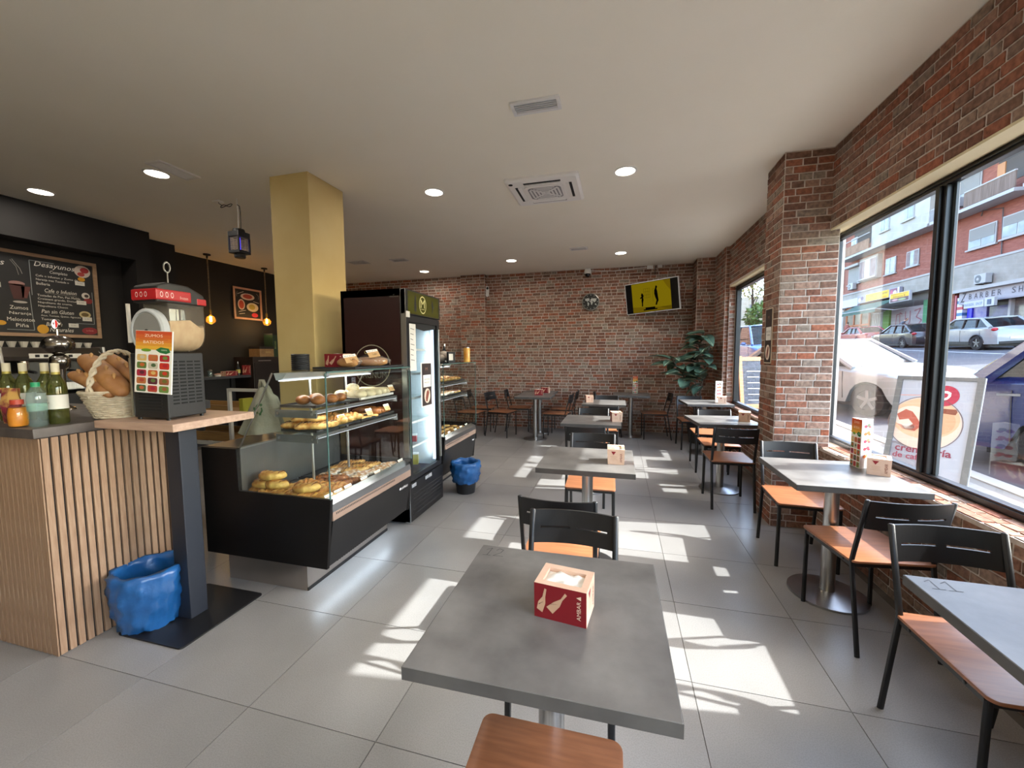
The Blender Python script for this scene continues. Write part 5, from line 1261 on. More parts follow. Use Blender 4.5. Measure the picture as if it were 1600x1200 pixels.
# far cabinet
for zs, nm in ((.993,'lower'),(1.143,'upper')): tray(caseB, -.39, -.13, .06, .90, zs+.0005, 'long dark tray on the %s shelf of the far cabinet' % nm)
tray(caseB, -.655, -.075, .04, .92, DZ, 'wide dark tray on the deck of the far cabinet')
grid('croissant', caseB, [-.30,-.19], [.16,.26,.36,.46,.56,.66,.76], z2, .3, 'small pastry, far cabinet upper shelf', 'pastries on the far cabinet upper shelf', .006, .8)
grid('sugar_puff', caseB, [-.30,-.19], [.16,.26,.36,.46,.56], z1, .3, 'sugared pastry, far cabinet lower shelf', 'pastries on the far cabinet lower shelf', .006, .85)
grid('doughnut', caseB, [-.30,-.19], [.68,.78], z1, 0, 'iced ring doughnut in the far cabinet', 'doughnuts in the far cabinet', .004, .9)
grid('cookie', caseB, [-.50,-.38,-.27,-.17], [.14,.26,.38,.50,.62,.74,.86], zt, 0, 'flat pastry on the far cabinet deck', 'flat pastries on the far cabinet deck', .008, 1.1)
for j in range(5): price_card(caseB, -.085, .12+.17*j, DZ+.016, PI/2, 'DULCE', ['first','second','third','fourth','last'][j]+' small price card along the far cabinet glass')
# ---------------------------------------------------------------- on top of the near cabinet
TG = 1.3645
t = thing('lid_stack', 'stack of black plastic cup lids on the pastry cabinet', 'cup lids', (-2.0, 2.17, TG))
for k in range(8): MB().lathe([(.001,0),(.052,0),(.055,.004),(.055,.008),(.050,.0125),(.001,.0128)], c=(0,0,.0129*k), n=24).build('lid', mat('black_lid', '#1a1a1c', rough=.4), t, smooth=True)
tray(caseA, -.385, -.05, .34, .95, TG+.0005, 'black serving tray lying on top of the near cabinet')
dup(_box, (-1.925, 2.44, TG+.006), .1, 'red napkin box standing on the near pastry cabinet', 'napkin boxes')
M_bread = mat('rustic_bread', '#8d5c34', '#b58550', scale=10, rough=.7, bump=.3, bscale=30)
M_film = pane_mat('clear_film', (.95,.93,.9), .06, rough=.08, body=.12, body_col=(.8,.75,.7))
def wrapped(x, y, z, rz, lb, n=2, L=.2):
    t = thing('wrapped_bread', lb, 'bread', (x, y, z), rz, 'wrapped loaves on the near cabinet')
    for k in range(n):
        MB().tube([(-L/2+L*i/8, -.03+.055*k, .036+.006*k) for i in range(9)], [.032*max(.2,1-abs(-1+i/4)**4)**.5 for i in range(9)], n=10).build('loaf', M_bread, t, smooth='all')
    g = MB(); rs = []
    for i in range(9):
        s = -1+i/4; kx = max(.12, 1-abs(s)**3)
        rs.append([((L*.62)*s, (.07*n*.55)*kx*math.cos(a)+.002*math.sin(5*a+i), .042+.044*kx*math.sin(a)+.003*math.sin(7*a+2*i)) for a in [2*PI*j/16 for j in range(16)]])
    g.rings(rs).build('film_wrap', M_film, t, smooth='all'); return t
wrapped(-1.80, 2.40, TG+.006, .15, 'small wrapped bread in front of the red napkin box', 1, .14)
wrapped(-1.80, 2.66, TG+.006, .5, 'pair of wrapped loaves at the far end of the cabinet top', 2, .22)
wrapped(-1.87, 2.82, TG+.006, -.4, 'wrapped loaf leaning at the back beside the fridge', 1, .2)
for x, y, z, lb in ((-1.76,2.36,.07,'kraft price card on the small wrapped bread'),(-1.76,2.62,.105,'kraft price card propped on the pair of wrapped loaves')):
    t = thing('price_card', lb, 'price card', (x, y, TG+z), 1.0, 'kraft price cards'); a = math.radians(55)
    MB().obox((0,0,.0), (.042,0,.006), (0,.0008,-.0008), (-.004,.02,.026)).build('card', M_kraft, t)
    d = Decal((-.042,-.0215,-.031), Vector((.084,0,.012)), Vector((-.008,.04,.052)), .085, .066, .0012); d.rect(0,.68,1,1,'#efece4').up().text('BOCATA', .1,.74,.75,.16,'#2a2522').text('2,80', .4,.2,.4,.25,'#5a4430'); d.build('card_print', t)
# on top of the far cabinet
t = thing('snack_tray', 'black tray of wrapped sandwiches on the far pastry cabinet', 'tray', (-1.86, 4.12, TG))
MB().box(-.16,.12,-.18,.16,0,.006).build('tray_base', MATS['dark_tray'], t); MB().box(.10,.12,-.18,.0,.006,.12).build('tray_sign', M_dark, t)
for k, (x, y) in enumerate(((-.02,-.08),(.0,.03),(-.06,.1))): MB().ball((x,y,.05+.02*k), (.06,.05,.045), 10, 6).build('wrapped_roll', mat('paper_wrap', '#b9aa9c', '#d6c9bc', scale=18, rough=.7), t, smooth='all')
MB().box(.118,.121,-.17,-.06,.03,.10).build('tray_label', mat('white_slip', '#cfcac0'), t)
t = thing('drink_carton', 'tall orange drink can on the far pastry cabinet corner', 'can', (-1.75, 4.50, TG)); lathe_obj(t, 'can', [(.001,0),(.036,0),(.038,.006),(.038,.16),(.034,.168),(.001,.168)], mat('orange_can', '#d08a2c', '#e6b45c', scale=14, rough=.35))
lathe_obj(t, 'lid', [(.034,.168),(.034,.174),(.001,.174)], M_alu)
t = thing('sauce_bottle', 'small dark bottle behind the sandwich tray on the far cabinet', 'bottle', (-1.95, 4.30, TG)); lathe_obj(t, 'glass', [(.001,0),(.03,0),(.03,.12),(.012,.16),(.012,.2),(.001,.2)], mat('dark_bottle', '#22262a', rough=.15)); lathe_obj(t, 'cap', [(.0135,.19),(.0135,.215),(.001,.215)], M_steel)

# ---------------------------------------------------------------- drinks fridge
fr = thing('drinks_fridge', 'tall dark brown glass door drinks fridge between the pastry cabinets', 'fridge', (-1.695, 2.987, 0))
FW, FD, FH = .66, .615, 2.003
M_brownp = mat('dark_maroon_panel', '#2c1311', '#311614', scale=2, rough=.35)
MB().box(-FD,-FD+.03,.0,FW,.02,FH).box(-FD,-.045,.0,.025,.02,FH).box(-FD,-.045,FW-.025,FW,.02,FH).box(-FD,-.045,0,FW,FH-.06,FH).box(-FD,-.045,0,FW,.02,.36).build('cabinet', M_brownp, fr)
M_fin = mat('fridge_inner', '#cfd8de', rough=.4)
MB().box(-FD+.03,-FD+.04,.025,FW-.025,.36,FH-.06).box(-FD+.04,-.06,.025,.032,.36,FH-.06).box(-FD+.04,-.06,FW-.032,FW-.025,.36,FH-.06).build('liner', M_fin, fr)
MB().box(-.045,0,0,FW,1.795,FH).build('header', M_black, fr, bevel=.004)
MB().box(-.06,0,0,FW,.02,.36).build('base_grille', mat('grille_black', '#151517', rough=.4), fr, bevel=.004)
for k in range(6): MB().box(-.001,.002,.05,FW-.04,.07+.035*k,.078+.035*k).build('grille_slot', M_dark, fr)
for y0, y1 in ((.03,.11),(.28,.34),(.35,.41)): MB().box(0,.003,y0,y1,.315,.345).build('price_strip', mat('grey_label', '#8f9196', rough=.5), fr)
MB().box(-.05,.002,0,.006,.02,FH).build('edge_strip', M_alu, fr)
d = Decal((.0005,.03,1.805), Ym, Zm, FW-.06, .185, .0008); d.rect(.02,.0,1,1,mat('olive_header','#4a4a1c',rough=.25)).up().ring(.46,.5,.11,.42,.12,'#d8d394').text('M', .395,.36,.13,.4,'#d8d394').line([(.4,.3),(.52,.3)], .004, '#d8d394').poly([(.2,.15),(.26,.12),(.27,.4),(.25,.62),(.27,.78),(.24,.92),(.22,.7),(.2,.45)], '#17160c').poly([(.76,.2),(.79,.18),(.8,.42),(.84,.5),(.8,.6),(.8,.78),(.77,.84),(.75,.6),(.77,.4)], '#17160c'); d.build('header_print', fr)
# door
dr = MB().box(-.042,-.006,.02,.075,.37,1.79).box(-.042,-.006,FW-.06,FW-.01,.37,1.79).box(-.042,-.006,.075,FW-.06,1.735,1.79).box(-.042,-.006,.075,FW-.06,.37,.41).build('door_frame', M_black, fr)
MB().box(-.030,-.024,.075,FW-.06,.41,1.735).build('door_glass', M_cglass, dr)
MB().box(-.006,.012,FW-.058,FW-.035,.45,1.70).build('door_handle', M_alu, dr, bevel=.004)
MB().prism([(.075,1.735),(FW-.06,1.735),(FW-.06,1.70),(.36,1.672),(.075,1.70)][::-1], -.0235, -.0225, axis='x').build('door_valance', M_dark, dr)
d = Decal((.0,.055,1.32), Ym, Zm, .11, .40, .001); d.rect(0,0,1,1,'#d6d3cd').up()
for k in range(7): d.line([(.15,.9-.11*k),(.75-.1*(k % 3),.88-.11*k)], .006, '#6a6866')
d.build('paper_note', dr)
d = Decal((.0,.24,.985), Ym, Zm, .21, .40, .001); d.rect(0,0,1,1,'#d9d4ce').up().rect(.1,.02,.97,.98,'#2c1f1c').up().rect(.2,.44,.92,.72,'#dedad3').ell(.56,.24,.28,.17,'#e0cbb8').up().poly([(.42,.12),(.55,.1),(.74,.3),(.66,.38),(.5,.34),(.4,.2)], '#7a3b2a').text('HOT DOG', .3,.6,.5,.035,'#5a4a42').text('PRECIO', .32,.53,.44,.03,'#5a4a42').text('M', .42,.82,.2,.07,'#8d6a52'); d.build('door_poster', dr)
d = Decal((.002,.005,1.80), Ym, Zm, .07, .05, .001); d.rect(0,-.6,.9,.4,'#d6d3cd'); d.build('door_label', fr)
for s_, y in ((0,.06),(1,FW-.05)): MB().box(-.075,-.05,y-.012,y+.012,.42,1.72).build('inner_light', glow('fridge_led','#cfe6ff',1.6), fr)
for zz in (.62,.84,1.06,1.28,1.50):
    MB().box(-FD+.045,-.10,.035,FW-.035,zz,zz+.007).build('glass_shelf', M_cglass, fr); MB().box(-.104,-.096,.035,FW-.035,zz-.008,zz+.012).build('shelf_edge', M_whitem, fr)
fl_ = bpy.data.lights.new('fridge_light','AREA'); fl_.shape='RECTANGLE'; fl_.size=1.2; fl_.size_y=.03; fl_.energy=2.6; fl_.color=(.78,.9,1)
o = bpy.data.objects.new('fridge_light', fl_); COL.objects.link(o); o.parent = fr; o.location = (-.085, FW-.075, 1.07); o.rotation_euler = (0, PI/2, 0); 
# large emblem on the fridge side
d = Decal((-.505,-.0004,1.19), Xm, Zm, .355, .355, .0006)
d.ring(.5,.5,.5,.5,.045,'#a39a84',40).text('MAGNUM', .10,.20,.78,.15,'#8a8378').ring(.36,.82,.06,.045,.3,'#b3a45c',12).ring(.48,.82,.06,.045,.3,'#b3a45c',12); d.build('side_emblem', fr)
d = Decal((-.14,-.0004,1.93), Xm, Zm, .08, .03, .0006); d.text('MAGNUM', 0,.1,1,.4,'#8a8378').text('o', .4,.6,.12,.3,'#8a8378'); d.build('side_badge', fr)
# fridge contents
def packs(y0, n, zz, col, nm, lb, h=.09, grp='packs in the drinks fridge'):
    for k in range(n):
        t = thing(nm, lb+', %s from the left' % ORD[k], 'food pack', (-1.695-.20-(k % 2)*.08, 2.987+y0+.085*k, zz+.0075), .1*k, grp)
        MB().box(-.035,.035,-.035,.035,0,h).build('tub', mat('pack_'+col.lstrip('#'), col, rough=.4), t, bevel=.006); MB().box(-.037,.037,-.037,.037,h,h+.008).build('lid', mat('pack_lid', '#d9dcde', rough=.3), t)
packs(.10, 5, .62, '#8d2a33', 'berry_tub', 'red berry tub on the second lowest fridge shelf', .06)
packs(.12, 3, .84, '#c9c4bb', 'dessert_tub', 'pale dessert tub in the middle of the fridge', .09)
packs(.12, 5, .40-.0075, '#8f8a3a', 'salad_tub', 'green salad tub at the bottom of the fridge', .10)
# ================================================================ the street outside (rises gently away from the window)
def gz(x, y): return -.235+.0587*x+.033*y
GR = (math.atan(.033), -math.atan(.0587), 0)
M_asph = mat('asphalt', '#444449', '#4e4e53', scale=3, rough=.9, bump=.2, bscale=200)
M_paver = mat('street_paver', '#807e7a', '#8d8b87', scale=6, rough=.85, bump=.2, bscale=90)
M_pj = mat('paver_joint', '#77746f', rough=.95)
def gquad(x0, x1, y0, y1, dz): return [(x0,y0,gz(x0,y0)+dz),(x1,y0,gz(x1,y0)+dz),(x1,y1,gz(x1,y1)+dz),(x0,y1,gz(x0,y1)+dz)]
def gslab(x0, x1, y0, y1, dz, th): 
    a = gquad(x0,x1,y0,y1,dz-th)+gquad(x0,x1,y0,y1,dz); return a, [(0,3,2,1),(4,5,6,7),(0,1,5,4),(1,2,6,5),(2,3,7,6),(3,0,4,7)]
road = tag(MB().add(*gslab(3.75,19.6,-30,110,-.10,.3)).build('road', M_asph), 'grey asphalt street outside the windows', None, None, 'structure')
walk = tag(MB().add(*gslab(1.87,3.75,-30,60,-.012,.35)).build('sidewalk', M_pj), 'paved footway directly outside the windows', None, None, 'structure')
PS = .4
pm = MB().box(-PS/2+.004,PS/2-.004,-PS/2+.004,PS/2-.004,-.03,.0); pm_ = pm.mesh('paver'); pm_.materials.append(M_paver)
for i in range(4):
    for j in range(-1, 32):
        x = 1.87+PS*(i+.5)+.005; y = .4+PS*(j+.5); o = bpy.data.objects.new('paver', pm_); COL.objects.link(o); o.parent = walk; o.location = (x, y, gz(x,y)+random.uniform(-.002,.002)); o.rotation_euler = GR
MB().add(*gslab(3.60,3.75,-30,60,.0,.3)).build('kerb', mat('kerb_granite', '#9a9894', rough=.8), walk)
tag(MB().add(*gslab(19.6,22.0,-30,110,.05,.4)).build('far_sidewalk', M_paver), 'footway in front of the shops across the street', None, None, 'structure')
M_line = mat('road_paint', '#d9d9d6', rough=.8)
def paint(x0,x1,y0,y1): MB().add(gquad(x0,x1,y0,y1,-.095), [(0,1,2,3)]).build('road_marking', M_line, road)
for k in range(7): paint(3.9+1.0*k, 4.45+1.0*k, 12.4, 15.4)
for k in range(9): paint(10.6, 10.75, 6+5*k, 9+5*k)
paint(15.9, 16.02, 10, 60); paint(6.15,6.25,2,11.8)

# ---------------------------------------------------------------- cars
M_tyre = mat('tyre_rubber', '#1c1c1e', rough=.8); M_rim = mat('alloy_rim', '#77797c', rough=.35, metal=.6)
M_cglz = mat('car_glass', '#0d1114', '#20292e', scale=1.6, rough=.05, spec=.3, detail=3)
M_trim = mat('car_black_trim', '#1d1d20', rough=.5)
M_headl = mat('headlamp', '#d3dadd', rough=.15); M_taill = mat('tail_lamp', '#a3202a', rough=.2)
def interp(tab, s):
    for (a, b), (c, d) in zip(tab, tab[1:]):
        if s <= c: return b+(d-b)*(0 if c == a else (s-a)/(c-a))
    return tab[-1][1]
def car(name, label, x, y, rz, paint_, L=4.2, Wd=1.74, hood=.86, belt=.93, roof=1.43, ws=(1.05,1.85), rf=(1.95,3.35), rg=4.0, deck=.98, wb=(.82,3.42), R=.31, sill=.24, dark_lower=False, grp='parked cars'):
    t = thing(name, label, 'car', (x, y, gz(x,y)-.10), rz, grp)
    t.rotation_euler = (Zm.rotation_difference(Vector((-.0587,-.033,1))).to_matrix() @ Matrix.Rotation(rz, 3, 'Z')).to_euler()
    top = [(0,hood-.22),(.08,hood-.12),(.35,hood-.03),(ws[0],hood+.04),(ws[0]+.25,belt),(rg-.2,deck),(L-.12,deck-.04),(L,deck-.25)]
    N = 44; rs = []
    for i in range(N+1):
        s = L*i/N; zt = interp(top, s); zb = sill
        for w in wb:
            dd = abs(s-w)
            if dd < R*1.14: zb = max(zb, R+math.sqrt(max(0,(R*1.14)**2-dd*dd)))
        zb = min(zb, zt-.1)
        e = min(s/.45, (L-s)/.5, 1); hw = Wd/2*(.80+.20*math.sqrt(max(0,e))); zm = zb+(zt-zb)*.55
        hs = hw*.93
        rs.append([(-hw*.75,s,zb),(-hw*.985,s,zb),(-hw,s,zm),(-hw*.985,s,zt-.07),(-hs*.95,s,zt),(0,s,zt+.035),(hs*.95,s,zt),(hw*.985,s,zt-.07),(hw,s,zm),(hw*.985,s,zb),(hw*.75,s,zb)])
    MB().rings([r[::-1] for r in rs]).build('body', paint_, t, smooth=True)
    # cabin glass, roof, pillars
    def csec(s, z0, z1, k0=.90, k1=.74):
        h0, h1 = Wd/2*k0, Wd/2*k1
        return [(-h0,s,z0),(-h1,s,z1),(0,s,z1+.03),(h1,s,z1),(h0,s,z0)]
    za = lambda s: interp(top, s)-.03
    gl = [csec(ws[0],za(ws[0]),za(ws[0])+.02,.86,.85), csec(ws[1],belt-.02,roof-.05), csec(rf[1],belt-.02,roof-.06), csec(rg,deck-.04,deck-.02,.86,.84)]
    MB().rings([r[::-1] for r in gl]).build('windows', M_cglz, t)
    MB().rings([r[::-1] for r in ([[(-Wd/2*.70,ws[1]-.05,roof-.06),(0,ws[1]-.05,roof-.02),(Wd/2*.70,ws[1]-.05,roof-.06),(0,ws[1]-.05,roof-.075)]]+[[(-Wd/2*.77,s,roof-.045-dz),(0,s,roof+.012-dz),(Wd/2*.77,s,roof-.045-dz),(0,s,roof-.08-dz)] for s, dz in ((rf[0],.005),((rf[0]+rf[1])/2,0),(rf[1]+.05,.02))])]).build('roof', paint_, t, smooth=True)
    for sx in (-1,1):
        P = lambda k, s, z: (sx*Wd/2*k, s, z)
        MB().tube([P(.885,ws[0]+.02,za(ws[0])+.03),P(.765,ws[1],roof-.06)], [.05,.04], n=6).build('front_pillar', paint_, t, smooth=True)
        MB().tube([P(.765,ws[1],roof-.055),P(.775,(rf[0]+rf[1])/2,roof-.045),P(.765,rf[1],roof-.065)], .045, n=6).build('roof_rail', paint_, t, smooth=True)
        MB().tube([P(.765,rf[1],roof-.07),P(.87,rg-.02,deck-.03)], [.06,.09], n=6).build('rear_pillar', paint_, t, smooth=True)
        m_ = (ws[0]+rf[1])/2+.25
        MB().tube([P(.915,m_,belt-.02),P(.78,m_+.02,roof-.07)], .032, n=5).build('centre_pillar', M_trim, t)
        MB().tube([P(.905,rf[1]-.15,belt-.02),P(.795,rf[1]-.25,roof-.07)], .03, n=5).build('door_pillar', M_trim, t)
        MB().box(*sorted((sx*Wd/2*.93,sx*Wd/2*.945)),ws[0]+.35,rg-.25,belt-.035,belt-.02).build('belt_strip', M_trim, t)
        for s in ((m_+.12),(rf[1]+.12)): MB().box(*sorted((sx*Wd/2*.985,sx*Wd/2*1.012)),s,s+.17,belt-.14,belt-.115).build('door_handle', paint_ if dark_lower else M_rim, t)
        for s in (ws[0]+.15,m_,rf[1]+.18): MB().box(*sorted((sx*Wd/2*.99,sx*Wd/2*1.002)),s,s+.008,sill+.08,belt-.08).build('door_gap', M_trim, t)
        mr = MB().ball((sx*(Wd/2+.09),ws[0]+.42,belt+.05), (.10,.05,.065), 10, 6).build('wing_mirror', paint_, t, smooth='all')
        for w in wb:
            whl = MB().lathe([(R*.62,-.10),(R*.96,-.10),(R,-.07),(R,.07),(R*.96,.10),(R*.62,.10)], c=(sx*(Wd/2-.11),w,R), n=28, ax='x', cap=False).build('wheel', M_tyre, t, smooth=True)
            MB().lathe([(R*.63,sx*.085),(R*.60,sx*.07),(.001,sx*.06)], c=(sx*(Wd/2-.11),w,R), n=20, ax='x', cap=False).build('rim_dish', M_trim, whl)
            for k in range(5):
                a = 2*PI*k/5+.3; MB().obox((sx*(Wd/2-.025),w+math.cos(a)*R*.32,R+math.sin(a)*R*.32), (.008,0,0), (0,math.cos(a)*R*.30,math.sin(a)*R*.30), (0,-math.sin(a)*R*.09,math.cos(a)*R*.09)).build('spoke', M_rim, whl)
            if dark_lower: MB().tube([(sx*(Wd/2*.985), w+R*1.16*math.cos(q), R+R*1.16*math.sin(q)) for q in [PI*j/12 for j in range(13)]], .03, n=5).build('arch_trim', M_trim, t)
        MB().ball((sx*Wd/2*.70,.10,hood-.16), (.16,.12,.08), 10, 6).build('headlamp', M_headl, t, smooth='all')
        MB().ball((sx*Wd/2*.82,L-.12,deck-.12), (.13,.10,.09), 10, 6).build('tail_lamp', M_taill, t, smooth='all')
        if dark_lower: MB().box(*sorted((sx*Wd/2*.96,sx*Wd/2*1.0)),wb[0]+R*1.2,wb[1]-R*1.2,sill-.03,sill+.12).build('sill_cladding', M_trim, t)
    MB().box(-Wd*.33,Wd*.33,-.02,.06,.30,.48).build('front_grille', M_trim, t, bevel=.01); MB().box(-Wd*.36,Wd*.36,L-.06,L+.02,.30,.42).build('rear_bumper_insert', M_trim, t, bevel=.01)
    MB().box(-.26,.26,-.03,-.02,.48,.58).build('number_plate', M_line, t); MB().box(-.26,.26,L+.0,L+.02,.52,.63).build('number_plate', M_line, t)
    MB().box(-Wd*.42,Wd*.42,.25,L-.25,.16,.30).build('underbody', M_trim, t)
    for sx in (-.3,.3): MB().tube([(sx-.25,ws[0]+.03,za(ws[0])+.05),(sx+.25,ws[0]+.16,za(ws[0])+.10)], .012, n=4).build('wiper', M_trim, t)
    return t
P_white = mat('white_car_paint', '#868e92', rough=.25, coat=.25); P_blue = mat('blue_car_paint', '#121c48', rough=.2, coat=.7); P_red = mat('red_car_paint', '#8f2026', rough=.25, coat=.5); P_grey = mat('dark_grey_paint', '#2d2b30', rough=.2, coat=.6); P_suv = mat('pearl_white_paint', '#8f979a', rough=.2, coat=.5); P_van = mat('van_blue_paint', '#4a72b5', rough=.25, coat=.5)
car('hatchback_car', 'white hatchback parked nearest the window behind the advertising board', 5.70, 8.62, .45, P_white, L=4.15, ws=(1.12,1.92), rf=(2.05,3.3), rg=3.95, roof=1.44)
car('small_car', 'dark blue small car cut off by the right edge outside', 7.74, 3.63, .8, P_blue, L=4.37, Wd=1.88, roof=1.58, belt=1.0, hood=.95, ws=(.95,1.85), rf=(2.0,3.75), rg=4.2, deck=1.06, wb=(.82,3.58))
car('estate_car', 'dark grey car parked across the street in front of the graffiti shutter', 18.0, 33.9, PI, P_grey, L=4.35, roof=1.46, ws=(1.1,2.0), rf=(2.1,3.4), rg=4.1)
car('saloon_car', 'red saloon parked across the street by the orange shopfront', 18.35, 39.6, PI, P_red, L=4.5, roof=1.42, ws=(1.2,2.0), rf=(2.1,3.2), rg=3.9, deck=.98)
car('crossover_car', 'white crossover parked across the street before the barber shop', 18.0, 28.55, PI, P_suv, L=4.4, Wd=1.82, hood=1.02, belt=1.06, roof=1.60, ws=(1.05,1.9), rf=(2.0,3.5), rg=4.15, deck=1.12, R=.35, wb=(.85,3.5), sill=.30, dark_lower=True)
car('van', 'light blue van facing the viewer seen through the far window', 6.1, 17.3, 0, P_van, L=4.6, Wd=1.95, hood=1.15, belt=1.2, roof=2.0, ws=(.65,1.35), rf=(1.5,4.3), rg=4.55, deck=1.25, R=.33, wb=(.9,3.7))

# ---------------------------------------------------------------- advertising boards on the footway
ab = thing('advertising_board', 'leaning advertising board for cold coffee cream outside the window', 'sign', (0,0,0))
BL, BR_ = Vector((2.80,5.17,gz(2.8,5.17)+.03)), Vector((3.20,4.68,gz(3.2,4.68)+.03)); TL, TR = Vector((3.005,5.36,1.2)), Vector((3.41,4.85,1.19))
u_ = (BR_-BL).normalized(); v_ = ((TL+TR)/2-(BL+BR_)/2).normalized(); n_ = u_.cross(v_).normalized(); bw = (TR-TL).length; bh = ((TL+TR)/2-(BL+BR_)/2).length
O_ = (BL+BR_)/2-u_*bw/2
def BP(a, b, c=0): return O_+u_*(a*bw)+v_*(b*bh)+n_*c
M_bf = mat('board_frame_grey', '#55585a', rough=.5)
MB().obox(BP(.5,.5,-.012), u_*bw/2, v_*bh/2, n_*.010).build('poster_panel', mat('poster_white', '#8d9199', rough=.5), ab)
for a0, a1, b0, b1 in ((0,.075,0,1),(.925,1,0,1),(.075,.925,.965,1),(.075,.925,0,.04)): MB().obox(BP((a0+a1)/2,(b0+b1)/2,.004), u_*(a1-a0)*bw/2, v_*(b1-b0)*bh/2, n_*.012).build('frame_bar', M_bf, ab)
back = Vector((-n_.x,-n_.y,0)).normalized()
p = BP(.5,.9,-.02); q = p+back*.30; q.z = gz(q.x,q.y)+.0; MB().tube([p,q], .016, n=6).build('back_leg', M_bf, ab)
for a in (.04,.96):
    p = BP(a,.02); q = p.copy(); q.z = gz(p.x,p.y); MB().tube([p,q], .014, n=6).build('foot', M_bf, ab)
d = Decal(BP(.075,.04), u_, v_, bw*.85, bh*.925, .002)
d.rect(0,0,1,1,'#8f96a3').rect(0,0,.5,.33,'#a5868a').up()
d.ell(.40,.55,.50,.27,'#b5a498',36).up().ell(.40,.60,.47,.21,'#b5957a',32).up().ell(.22,.60,.26,.12,'#b8aca0',20).ell(.62,.58,.2,.13,'#ad886b',20).up()
d.poly([(.0,.62),(.12,.68),(.22,.66),(.30,.60),(.38,.52),(.30,.46),(.12,.47),(.26,.53),(.18,.58),(.05,.56)], '#8d4536').poly([(.02,.52),(.12,.47),(.30,.455),(.2,.50)], '#a87867').ell(.2,.50,.1,.03,'#b5aca5')
d.ring(.40,.55,.52,.28,.022,'#5c4d4a',40).line([(.0,.83),(.35,.84)], .008, '#b58a84')
d.poly([(.42,.675),(.80,.66),(.82,.69),(.80,.715),(.42,.715)], '#6d3825').ell(.62,.845,.19,.105,'#8d1f38',28).up()
d.text('D', .535,.795,.165,.10,'#d9d6d3',.35,0,.04)
d.text('crema fría', .06,.235,.78,.075,'#6d1f38',0,0,.02).text('de café', .04,.165,.44,.06,'#7d2f45',0,0,.02).text('la fría', .30,.085,.32,.03,'#7a6a78').text('del mejor café', .22,.045,.5,.03,'#7a6a78')
d.build('poster_print', ab)
cbd = thing('chalk_board', 'wooden framed chalkboard standing outside the far window', 'sign', (2.66, 9.15, gz(2.66,9.15)), math.radians(14))
M_cw = wood_mat('board_wood', '#a87a52', '#bd9068', axis='z', scale=8, rough=.6)
for s_ in (-1, 1):
    a = math.radians(9)*s_; A_ = Vector((0, math.sin(a), math.cos(a)))
    base = Vector((0, -s_*.19, 0)); up_ = Vector((0, s_*.16, 1)).normalized()
    for x in (-.27,.27): MB().obox(base+Vector((x,0,0))+up_*.59, (.035,0,0), Vector((0,.012,0)), up_*.59).build('frame_post', M_cw, cbd)
    for k in (.16,1.12): MB().obox(base+up_*k, (.235,0,0), Vector((0,.011,0)), up_*.04).build('frame_rail', M_cw, cbd)
    MB().obox(base+up_*.64, (.235,0,0), Vector((0,.006,0)), up_*.44).build('slate', mat('slate_blue', '#39414c', '#4a5260', scale=16, rough=.8), cbd)
d = Decal(Vector((-.2,-.19-.012,.1)), Xm, Vector((0,.16,1)), .4, .9, .003)
for k in range(6): d.line([(.1,.85-.13*k),(.8-.1*(k % 2),.85-.13*k)], .012, '#c9ccd2')
d.build('chalk_writing', cbd)

# ---------------------------------------------------------------- apartment building across the street
FX = 22.0
ap = thing('apartment_building', 'red brick apartment building with shops across the street', 'building', (FX, 30, 0))
M_fb = mat('facade_brick', '#7d4639', '#8f5748', scale=2.5, rough=.9, bump=.3, bscale=6, stretch=(1,1,5))
M_fw = mat('facade_white', '#9d9a92', '#aba79f', scale=1.2, rough=.9); M_slabw = mat('facade_slab', '#9f9d9a', rough=.8); M_fg = mat('facade_grey', '#8a857c', '#97928a', scale=1.5, rough=.9)
M_wf2 = mat('window_white', '#9c9c9c', rough=.5); M_wg = mat('far_window_glass', '#59626a', '#8b9398', scale=.9, rough=.15); M_shut = mat('roller_shutter', '#7d7a75', rough=.7, bump=.6, bscale=3, stretch=(.1,.1,14)); M_darksh = mat('dark_shopfront', '#2a2628', '#3a3538', scale=1, rough=.4); M_curt = mat('net_curtain', '#8a7f7c', '#7b6a68', scale=1.5, rough=.9)
def fbox(nm, y0, y1, z0, z1, x0, x1, m, par=None): return MB().box(x0, x1, y0-30, y1-30, z0, z1).build(nm, m, par or ap)
fbox('brick_wall', 20, 64, 7.1, 15.5, 0, 6, M_fb); fbox('concrete_band', 20, 35.0, 5.4, 7.1, -.05, 6, M_fg); fbox('concrete_band', 35.0, 39.3, 6.0, 7.1, -.03, 6, M_fg); fbox('concrete_band', 39.3, 64, 6.6, 7.1, -.02, 6, M_fg)
fbox('shop_wall', 20, 64, .4, 6.7, .6, 6, M_darksh); fbox('brick_pier', 34.2, 35.0, .4, 7.1, -.02, .6, M_fb)
fbox('cornice', 20, 35.0, 5.34, 5.50, -.35, 0, M_slabw); fbox('string_course', 20, 64, 7.05, 7.18, -.08, 0, M_slabw); fbox('white_bay', 35.6, 42.3, 10.4, 13.6, -.9, 0, M_fw); fbox('white_bay', 35.6, 42.3, 13.7, 15.4, -.9, 0, M_fw)
for y0, y1 in ((29, 35.2),(35.4,47.2)): fbox('balcony_slab', y0, y1, 10.22, 10.42, -1.1, 0, M_slabw); fbox('balcony_slab', y0, y1, 13.45, 13.65, -1.1, 0, M_slabw)
fbox('balcony_slab', 20, 28.5, 10.22, 10.42, -1.1, 0, M_slabw)
M_bal = mat('balcony_bamboo', '#5d4c40', '#76655a', scale=2, rough=.9, stretch=(1,6,.3)); M_balb = mat('balcony_boards', '#7d5f4a', '#8f705a', scale=2, rough=.9)
